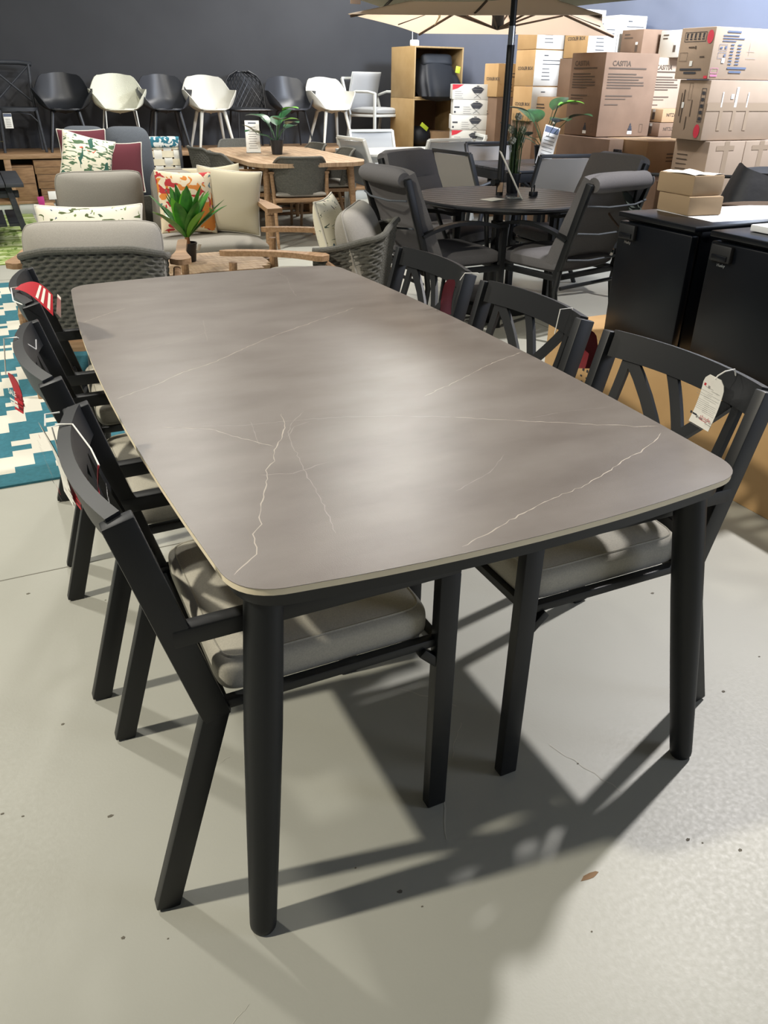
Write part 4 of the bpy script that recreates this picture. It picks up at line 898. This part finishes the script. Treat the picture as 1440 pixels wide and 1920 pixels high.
# sign and plant on it
c = thing('table_sign', 'leaning white menu-like sign in a clear holder on the teak table', 'sign', (2.62, 8.62, .7412), -14)
nb('acrylic').box((0, .03, .005), (.15, .09, .006), .001).done('holder_base', c)
b = nb('paper'); b.at(0, .0, .0, rot=(R(-12), 0, 0)); b.box((0, 0, .155), (.145, .004, .30), .001); b.m('greyink')
b.strips([(-.035 - .01 * (k % 2), .24 - .022 * k, .07 + .02 * (k % 2), .006) for k in range(10)], (0, -.003, 0), (1, 0, 0), (0, 0, 1)); b.m('blueink'); b.strips([(-.04, .275, .08, .012)], (0, -.003, 0), (1, 0, 0), (0, 0, 1)); b.done('printed_sheet', c, normals=False)
def monstera(label, loc, s=1, seed=3, tips=True):
    c = thing('potted_plant', label, 'plant', loc); pot(c, .058 * s, .11 * s); rr = random.Random(seed)
    for i in range(11):
        a = i * 2.4 + .3; el = 1.3 - (i % 5) * .24; L = (.16 + .10 * rr.random()) * s
        tip = Vector((math.cos(a) * math.cos(el), math.sin(a) * math.cos(el), math.sin(el))) * L + Vector((0, 0, .1 * s))
        nb('dkgreen').tube([(0, 0, .09 * s), Vector((0, 0, .1 * s)) * .5 + tip * .5 + Vector((0, 0, .02)), tip], .003, 6).done('stalk', c)
        d = Vector((math.cos(a), math.sin(a), .35 if i % 3 else .9)); b = nb('green2' if (tips and i in (5, 10)) else 'dkgreen')
        leaf(b, tip, d, .19 * s, .12 * s, .35, fold=.15); b.done('leaf', c, 80)
    return c
monstera('potted dark-leaved plant with bright young leaves on the teak table', (2.80, 8.40, .7412), 1.15, 3)
# white sling set
WT = thing('white_table', 'white metal outdoor table behind the dark high-back chairs', 'table', (4.42, 8.60, 0))
b = nb('whitem'); b.box((0, 0, .725), (1.45, .85, .03), .005); b.done('tabletop', WT)
nb('whitem').box((0, 0, .68), (1.3, .72, .06), .004).done('apron', WT)
for sx in (-1, 1):
    for sy in (-1, 1): nb('whitem').box((sx * .62, sy * .34, .34), (.05, .05, .68), .004).done('leg', WT)
WS = sling_chair('white_sling_chair', 'white-framed sling chair beside the far rope chair, side of its quilted back in view', (4.02, 8.42, 0), -84, 'whitem', 'wsling', 'white sling chairs round the white table', quilt=True, back=.88)
dup(WS, 'white-framed sling chair on the far left side of the white table under the high-back armchair', (4.42, 9.25, 0), 178)
dup(WS, 'white-framed sling chair seen from behind at the near side of the white table', (4.50, 8.35, 0), 8)
dup(WS, 'white-framed sling chair facing away by the white grill boxes', (4.92, 8.72, 0), 74)
# dark sling set
DT = thing('dark_slat_table', 'square anthracite table beyond the round one with a plant and sign on it', 'table', (4.74, 6.72, 0))
b = nb('dgrey')
for k in range(10): b.box((0, -.45 + k * .1, .73), (1.04, .094, .02), .002)
b.done('slatted_top', DT); nb('blackp').box((0, 0, .68), (1.02, .98, .08), .003).done('apron', DT)
for sx in (-1, 1):
    for sy in (-1, 1): nb('blackp').box((sx * .47, sy * .44, .33), (.07, .07, .66), .004).done('leg', DT)
DS = sling_chair('dark_sling_chair', 'dark-framed taupe sling chair left of the anthracite table, turned edge-on', (4.24, 6.68, 0), -84, 'blackp', 'dsling', 'dark sling chairs round the anthracite table', back=.87)
dup(DS, 'dark-framed taupe sling chair with a white tag at the near side of the anthracite table', (4.66, 6.40, 0), -6)
dup(DS, 'dark-framed taupe sling chair behind the umbrella pole at the far side of the table', (4.80, 7.15, 0), 178)
dup(DS, 'dark-framed taupe sling chair on the right of the anthracite table before the cartons', (5.02, 6.58, 0), 86)
o = tag(place(nb('paper').box((0, 0, -.06), (.08, .003, .12), .001).done('price_card'), (4.93, 6.03, .86), 15, 0, 12), 'white price card hung on the near taupe sling chair', 'card')
monstera('potted plant with lime young leaves on the anthracite table', (4.80, 6.62, .7412), 1.45, 5)
c = thing('table_sign', 'tall leaning sign with a dark header on the anthracite table', 'sign', (4.72, 6.5, .7412), -24)
nb('acrylic').box((0, .03, .004), (.14, .1, .006), .001).done('holder_base', c)
b = nb('paper'); b.at(0, 0, 0, rot=(R(-14), R(14), 0)); b.box((0, 0, .18), (.14, .004, .34), .001); b.m('blueink'); b.strips([(-.065, .29, .13, .05)], (0, -.003, 0), (1, 0, 0), (0, 0, 1)); b.m('greyink'); b.strips([(-.04, .25, .08, .012), (-.02, .06, .02, .012)] + [(-.05, .22 - .03 * k, .1, .006) for k in range(5)], (0, -.003, 0), (1, 0, 0), (0, 0, 1)); b.done('printed_sheet', c, normals=False)

# ---------------------------------------------------------------- round table with high-back chairs
c = thing('round_table', 'round anthracite slatted table pierced by the umbrella pole', 'table', (3.15, 4.74, 0))
b = nb('dgrey')
b.lathe([(.055, .722), (.585, .722), (.60, .728), (.603, .738), (.595, .746), (.585, .747), (.5, .7475), (.028, .7475)], 72)
b.m('blackp')
for k in range(-6, 7):
    L_ = 2 * math.sqrt(max(0, .575 ** 2 - (k * .088) ** 2)); b.box((0, k * .088, .748), (L_, .004, .0008), rot=(0, 0, 0))
b.done('tabletop', c, 30)
for k in range(4):
    a = PI / 4 + k * PI / 2; x, y = math.cos(a), math.sin(a)
    nb('black').tube([(x * .50, y * .50, .72), (x * .36, y * .36, .40), (x * .40, y * .40, 0)], .015, 8).done('leg', c)
nb('black').lathe([(.50, .70), (.52, .70), (.52, .72), (.50, .72)], 48).done('ring_frame', c)
U = thing('market_umbrella', 'big parasol with a dark pole rising through the round table, canopy cut off above', 'umbrella', (3.15, 4.79, 0))
nb('black').tube([(0, 0, .05), (0, 0, 1.62)], .024, 16).done('lower_pole', U)
nb('alu').tube([(0, 0, 1.62), (0, 0, 1.72)], .022, 16).done('pole_joint', U)
nb('black').tube([(0, 0, 1.72), (0, 0, 2.62)], .020, 16).done('upper_pole', U)
b = nb('black'); b.lathe([(.30, 0), (.31, .01), (.31, .07), (.29, .09), (.06, .10), (.05, .30), (.03, .30)], 40); b.done('base', U)
nb('tan').box((-.012, -.0235, .80), (.036, .004, .06), .001, (0, 0, -.3)).done('pole_sticker', U)
b = nb('black'); b.tube([(-.03, -.01, .83), (-.07, -.02, .83)], .022, 12); b.done('crank_knob', U)
def canopy(c, half, zr, za, m, n=4, rot=45, sag=.04, rm='black', tilt=(0, 0)):
    n0 = len(c.children)
    cs = half if isinstance(half, list) else [(half * math.cos(R(rot) + 2 * PI * k / n), half * math.sin(R(rot) + 2 * PI * k / n)) for k in range(n)]
    b = nb(m)
    for k in range(n):
        p, q = Vector((*cs[k], zr)), Vector((*cs[(k + 1) % n], zr)); a = Vector((0, 0, za))
        def P(u, v):
            e = p.lerp(q, u); x = a.lerp(e, v); x.z -= sag * math.sin(PI * v) * (1 - abs(2 * u - 1)) ; x.z += 0; return x * (1 if True else 1) - (x - Vector((0, 0, x.z))) * .05 * math.sin(PI * u) * v
        b.shell(P, 12, 10, .004)
    b.done('canopy', c, 50)
    m_ = n if n > 4 else 8
    for k in range(m_):
        if n > 4: e = Vector((*cs[k], zr))
        else:
            i = k // 2; e = Vector((*cs[i], zr)) if k % 2 == 0 else (Vector((*cs[i], zr)) + Vector((*cs[(i + 1) % 4], zr))) / 2 * 1
            if k % 2: e = Vector((e.x * .93, e.y * .93, zr + .02))
        b = nb(rm); b.tube([Vector((0, 0, za - .02)), Vector((0, 0, za)).lerp(e, .985) - Vector((0, 0, .014))], .010, 6); b.done('rib', c)
        b = nb(rm); b.tube([Vector((0, 0, zr - .02)), Vector((0, 0, za)).lerp(e, .5) - Vector((0, 0, .03))], .008, 6); b.done('strut', c)
    if tilt != (0, 0):
        for o in c.children:
            if o.name.split('.')[0] in ('canopy', 'rib', 'strut'):
                for v in o.data.vertices: v.co.z -= v.co.x * tilt[0] + v.co.y * tilt[1]
canopy(U, 1.55, 2.00, 2.55, 'greyc', 8, 51, tilt=(.02, .069))
nb('black').lathe([(.03, 1.86), (.05, 1.87), (.05, 1.95), (.03, 1.96)], 20).done('hub', U)
tag(place(nb('tan').box((0, 0, -.11), (.06, .004, .22), .001, (0, 0, .2)).done('swing_tag'), (1.83, 4.17, 1.96), 0, 3, 0), 'long brown swing tag dangling from the umbrella rim against the dark wall', 'tag')
U2 = thing('cantilever_umbrella', 'cream square parasol spread out behind, seen nearly edge-on', 'umbrella', (4.11, 6.47, 0))
canopy(U2, [(1.67, .53), (.01, 1.43), (-1.54, -.47), (-.13, -1.49)], 1.82, 2.12, 'cream', 4, 0, .02, 'brownink')
nb('black').lathe([(.03, 1.80), (.05, 1.82), (.05, 1.90), (.03, 1.91)], 20).done('hub', U2)
nb('beige').tube([(-.3, .5, 2.0), (-.28, .5, 1.90), (-.32, .5, 1.84), (-.27, .5, 1.90), (-.26, .5, 2.0)], .005, 6).done('tie_cord', U2)
nb('black').tube([(.0, 0, 2.1), (.0, .0, 2.4), (.5, .3, 2.6), (1.2, .9, 2.62)], .03, 10).done('arm', U2)
def high_back(label, loc, rz):
    c = thing('high_back_chair', label, 'chair', loc, rz, 'high-back cushioned chairs round the round table')
    w = .275
    for s in (-1, 1):
        x = s * w
        nb('black').bar((x, .27, 0), (x, .27, .635), .032, .04, (0, 1, 0)).done('front_leg', c)
        nb('black').tube([(x, -.36, 0), (x, -.29, .14), (x, -.26, .30), (x, -.28, .43)], .018, 8).done('back_leg', c)
        nb('black').bar((x, -.255, .38), (x, -.425, .925), .03, .04, (0, 1, 0)).done('back_post', c)
        b = nb('black'); b.shell(lambda u, v: (x + (v - .5) * .05, -.31 + .60 * u, .60 + .045 * math.sin(PI * min(1, u * 1.15)) ** .8 + .03 * u), 16, 3, .02); b.done('armrest', c)
        nb('black').bar((x, -.27, .385), (x, .27, .385), .03, .035).done('side_rail', c)
    nb('black').bar((-w, .26, .385), (w, .26, .385), .03, .03).done('front_rail', c); nb('black').bar((-w, -.26, .385), (w, -.26, .385), .03, .03).done('rear_rail', c); nb('black').bar((-w, -.42, .91), (w, -.42, .91), .03, .03).done('top_rail', c); nb('black').tube([(-w, -.30, .33), (w, -.30, .33)], .012, 8).done('pivot_bar', c)
    b = nb('darkcush'); b.at(0, .02, .445); b.pillow(.52, .54, .11, 20, 0, .26); b.done('seat_cushion', c)
    b = nb('darkcush')
    b.shell(lambda u, v: (-.255 + .51 * u, -.225 - .215 * v + .03 * (1 - abs(2 * u - 1) ** 3) * (.6 + .4 * abs(math.sin(PI * v * 3))), .44 + .49 * v), 14, 34, .075)
    b.tube([(-.255, -.435, .92), (-.2, -.435, .925), (.2, -.435, .925), (.255, -.435, .92)], [.04, .052, .052, .04], 14); b.done('back_cushion', c, 60)
    b = nb('slate')
    for z in (.50, .655, .81): b.tube([(-.27, -.26 - (z - .4) * .315 - .035, z - .0), (-.12, -.30 - (z - .4) * .315 - .03, z - .012), (.12, -.30 - (z - .4) * .315 - .03, z - .012), (.27, -.26 - (z - .4) * .315 - .035, z)], .006, 6)
    b.done('cushion_strap', c)
    return c
HB = high_back('high-back cushioned chair at the round table in front of the fridge, seen from behind', (3.23, 4.22, 0), 13)
dup(HB, 'high-back cushioned chair at the round table nearest the rope lounge chair', (2.60, 4.56, 0), -88)
dup(HB, 'high-back cushioned chair far left of the round table, broad cushion front in view', (3.06, 5.30, 0), -155)
dup(HB, 'high-back cushioned chair on the far right of the round table, curled cushion top showing', (3.84, 4.92, 0), 90)
# things on the round table
c = thing('flower_arrangement', 'tall artificial grass with white blooms in a black pot behind the umbrella pole', 'plant', (3.30, 4.86, .749)); pot(c, .05, .12)
rr = random.Random(9); b = nb('grass')
for i in range(90):
    a = rr.random() * 6.28; r = .035 * rr.random(); h_ = .26 + .14 * rr.random(); o_ = .02 + .03 * rr.random()
    b.tube([(r * math.cos(a), r * math.sin(a), .09), (r * 1.2 * math.cos(a), r * 1.2 * math.sin(a), .09 + h_ * .6), ((r + o_) * math.cos(a), (r + o_) * math.sin(a), .09 + h_)], [.0022, .002, .0008], 4)
o = b.done('grass_blades', c); o['kind'] = 'stuff'
for x, y, z in ((0, 0, .47), (-.03, .02, .39), (.035, -.01, .39), (-.045, -.02, .33), (.06, .03, .33), (.02, .03, .26)):
    b = nb('flower')
    for k in range(16 if z > .3 else 5):
        a, e = k * 2.4, math.acos(1 - 2 * (k + .5) / 16); q = Vector((math.sin(e) * math.cos(a), math.sin(e) * math.sin(a), math.cos(e))) * .017
        r_ = .009; b.grid(lambda u, v: Vector((x, y, z)) + q + Vector((math.sin(PI * v) * math.cos(6.283 * u), math.sin(PI * v) * math.sin(6.283 * u), math.cos(PI * v))) * r_, 7, 5, cu=True)
    fl_ = b.done('bloom', c, 80); nb('grass').tube([(x * .3, y * .3, .1), (x, y, z - .012)], .0018, 5).done('flower_stem', fl_)
c = thing('table_sign', 'acrylic sign holder seen edge-on beside the umbrella pole on the round table', 'sign', (3.20, 4.60, .749), 62)
nb('acrylic').box((0, .045, .004), (.14, .1, .006), .001).done('holder_base', c)
b = nb('paper'); b.at(0, 0, 0, rot=(R(-30), 0, 0)); b.box((0, 0, .16), (.15, .005, .32), .001); b.done('printed_sheet', c)
tag(place(nb('paper').box((0, 0, .001), (.15, .10, .002), .0005).done('leaflet'), (2.98, 4.60, .7492), 20), 'white leaflet lying flat on the round table', 'paper')
c = thing('plug_adapter', 'small black plug with two prongs on the round table', 'plug', (3.335, 4.66, .749), 15)
nb('blackp').box((0, 0, .015), (.055, .035, .03), .004).done('plug_body', c); b = nb('blackp'); b.box((-.02, 0, .045), (.004, .01, .03)); b.box((.005, 0, .05), (.004, .01, .04)); b.done('prong', c)

# ---------------------------------------------------------------- left: bench and rugs
c = thing('picnic_bench', 'charcoal slatted timber bench at the left edge', 'bench', (.08, 8.75, 0))
b = nb('char')
for k in range(4): b.box((-.12 + .155 * k - .15, 0, .555), (.148, 1.15, .035), .004)
b.done('slatted_top', c)
b = nb('char')
for k in range(4): b.box((-.27 + .14 * k, 0, .21), (.12, .95, .025), .003)
b.done('lower_shelf', c)
for sy in (-1, 1):
    for sx in (-1, 1): nb('char').bar((-.06 + sx * .20, sy * .44, .54), (-.06 + sx * .30, sy * .48, 0), .05, .07, (0, 1, 0)).done('leg', c)
    nb('char').bar((-.34, sy * .44, .47), (.22, sy * .44, .47), .04, .06).done('cross_rail', c)
o = tag(place(nb('teak').box((0, 0, .06), (.28, .2, .12), .005).done('timber_tray'), (-.02, 8.45, .5745)), 'pale timber tray on the charcoal bench at the photo edge', 'tray')
monstera('dark-leaved plant at the left edge standing on the charcoal bench', (-.02, 9.0, .5745), 1.1, 8, False)
# stepped zigzag rug
b = B(); x0, y0, W_, L_ = -2.05, 3.09, 2.42, 3.72; cw, ch = .076, .056
nx, ny = int(W_ / cw), int(L_ / ch); cw, ch = W_ / nx, L_ / ny
def rugm(i, j):
    if j < 2 or j >= ny - 2 or i < 1 or i >= nx - 1: return 0
    t_ = abs((i // 1) % 8 - 4); k = (j + 2 * t_ + (0)) % 9
    return 1 if k in (0, 1, 2, 4 if i % 2 else 3) else 0
b.m('teal'); b.m('ivory')
g = [[b.v((x0 + i * cw, y0 + j * ch, .009)) for j in range(ny + 1)] for i in range(nx + 1)]
for i in range(nx):
    for j in range(ny):
        q = b.f((g[i][j], g[i + 1][j], g[i + 1][j + 1], g[i][j + 1])); q.material_index = rugm(i, j)
b.m('teal'); b.box((x0 + W_ / 2, y0 + L_ / 2, .0045), (W_, L_, .0085))
tag(b.done('patterned_rug', normals=False), 'flat teal and ivory rug with a stepped zigzag pattern on the concrete', 'rug')
lm = printed('leaf_rug_pile', '8fa45a', [('c3cf9a', .55, 3.2, (1, 3.5, 1)), ('6f8a3e', .60, 4, (3, 1, 1)), ('d5dbb5', .66, 6, (1, 4, 1))])
tag(place(nb(lm).box((0, 0, .006), (2.4, 2.9, .012), .003).done('leaf_rug'), (-.72, 9.0, 0)), 'light green rug with a palm leaf pattern under the charcoal bench', 'rug')

# ---------------------------------------------------------------- camera
cam = bpy.data.cameras.new('camera'); co = bpy.data.objects.new('camera', cam); COL.objects.link(co)
rx_, ux_, fx_ = Vector((.9029, -.4296, .0139)), Vector((.1956, .4396, .8766)), Vector((.3827, .7888, -.4810))
mw = Matrix((rx_, ux_, -fx_)).transposed().to_4x4(); mw.translation = (0, 0, 1.4121); co.matrix_world = mw
cam.sensor_fit = 'VERTICAL'; cam.sensor_height = 24; cam.lens = 1472.6 / 1920 * 24; cam.clip_start = .05
S.camera = co
# ---------------------------------------------------------------- light
def area(name, loc, target, size, power, col=(1, 1, 1), sy=None, spread=180):
    L = bpy.data.lights.new(name, 'AREA'); L.energy = power; L.color = col; L.size = size; L.spread = R(spread)
    if sy: L.shape = 'RECTANGLE'; L.size_y = sy
    else: L.shape = 'DISK'
    o = bpy.data.objects.new(name, L); COL.objects.link(o); o.location = loc
    o.rotation_euler = (Vector(target) - Vector(loc)).to_track_quat('-Z', 'Y').to_euler(); return o
area('ceiling_spot_warm', (-3.0, 1.85, 4.0), (.5, 2, 0), .20, 215, (1, .93, .78))
area('ceiling_spot_cool', (4.26, 2.5, 4.0), (.8, 1.8, 0), .20, 245, (1, .96, .95))
o = area('ceiling_panel_far', (4.3, 9.7, 3.9), (4.3, 9.7, 0), .42, 185, (1, .97, .92), 3.4); o.rotation_euler = (0, 0, R(-26))
area('ceiling_spot_mid', (1.2, 7.2, 4.0), (1.5, 7.2, 0), .3, 100, (1, .97, .9))
area('ceiling_spot_right', (3.5, 6.9, 4.0), (3.7, 6.3, 0), .5, 105, (1, .97, .92))
area('ceiling_spot_left', (-1.2, 5.2, 4.0), (-.5, 5, 0), .3, 110, (1, .96, .86))
area('shop_front_window', (7.5, -3.5, 2.6), (6.0, 5.2, 1.6), 3.4, 200, (.76, .83, 1), 2.6)
area('high_side_window', (6.0, 4.0, 3.6), (6.75, 6.6, 2.4), 1.2, 330, (.76, .85, 1), .8, 130)
w = bpy.data.worlds.new('world'); S.world = w; w.use_nodes = True
w.node_tree.nodes['Background'].inputs['Color'].default_value = (.93, .97, 1, 1); w.node_tree.nodes['Background'].inputs['Strength'].default_value = .10
S.view_settings.view_transform = 'Standard'; S.view_settings.look = 'None'; S.view_settings.gamma = 1; S.view_settings.exposure = 0
S.view_settings.use_curve_mapping = False
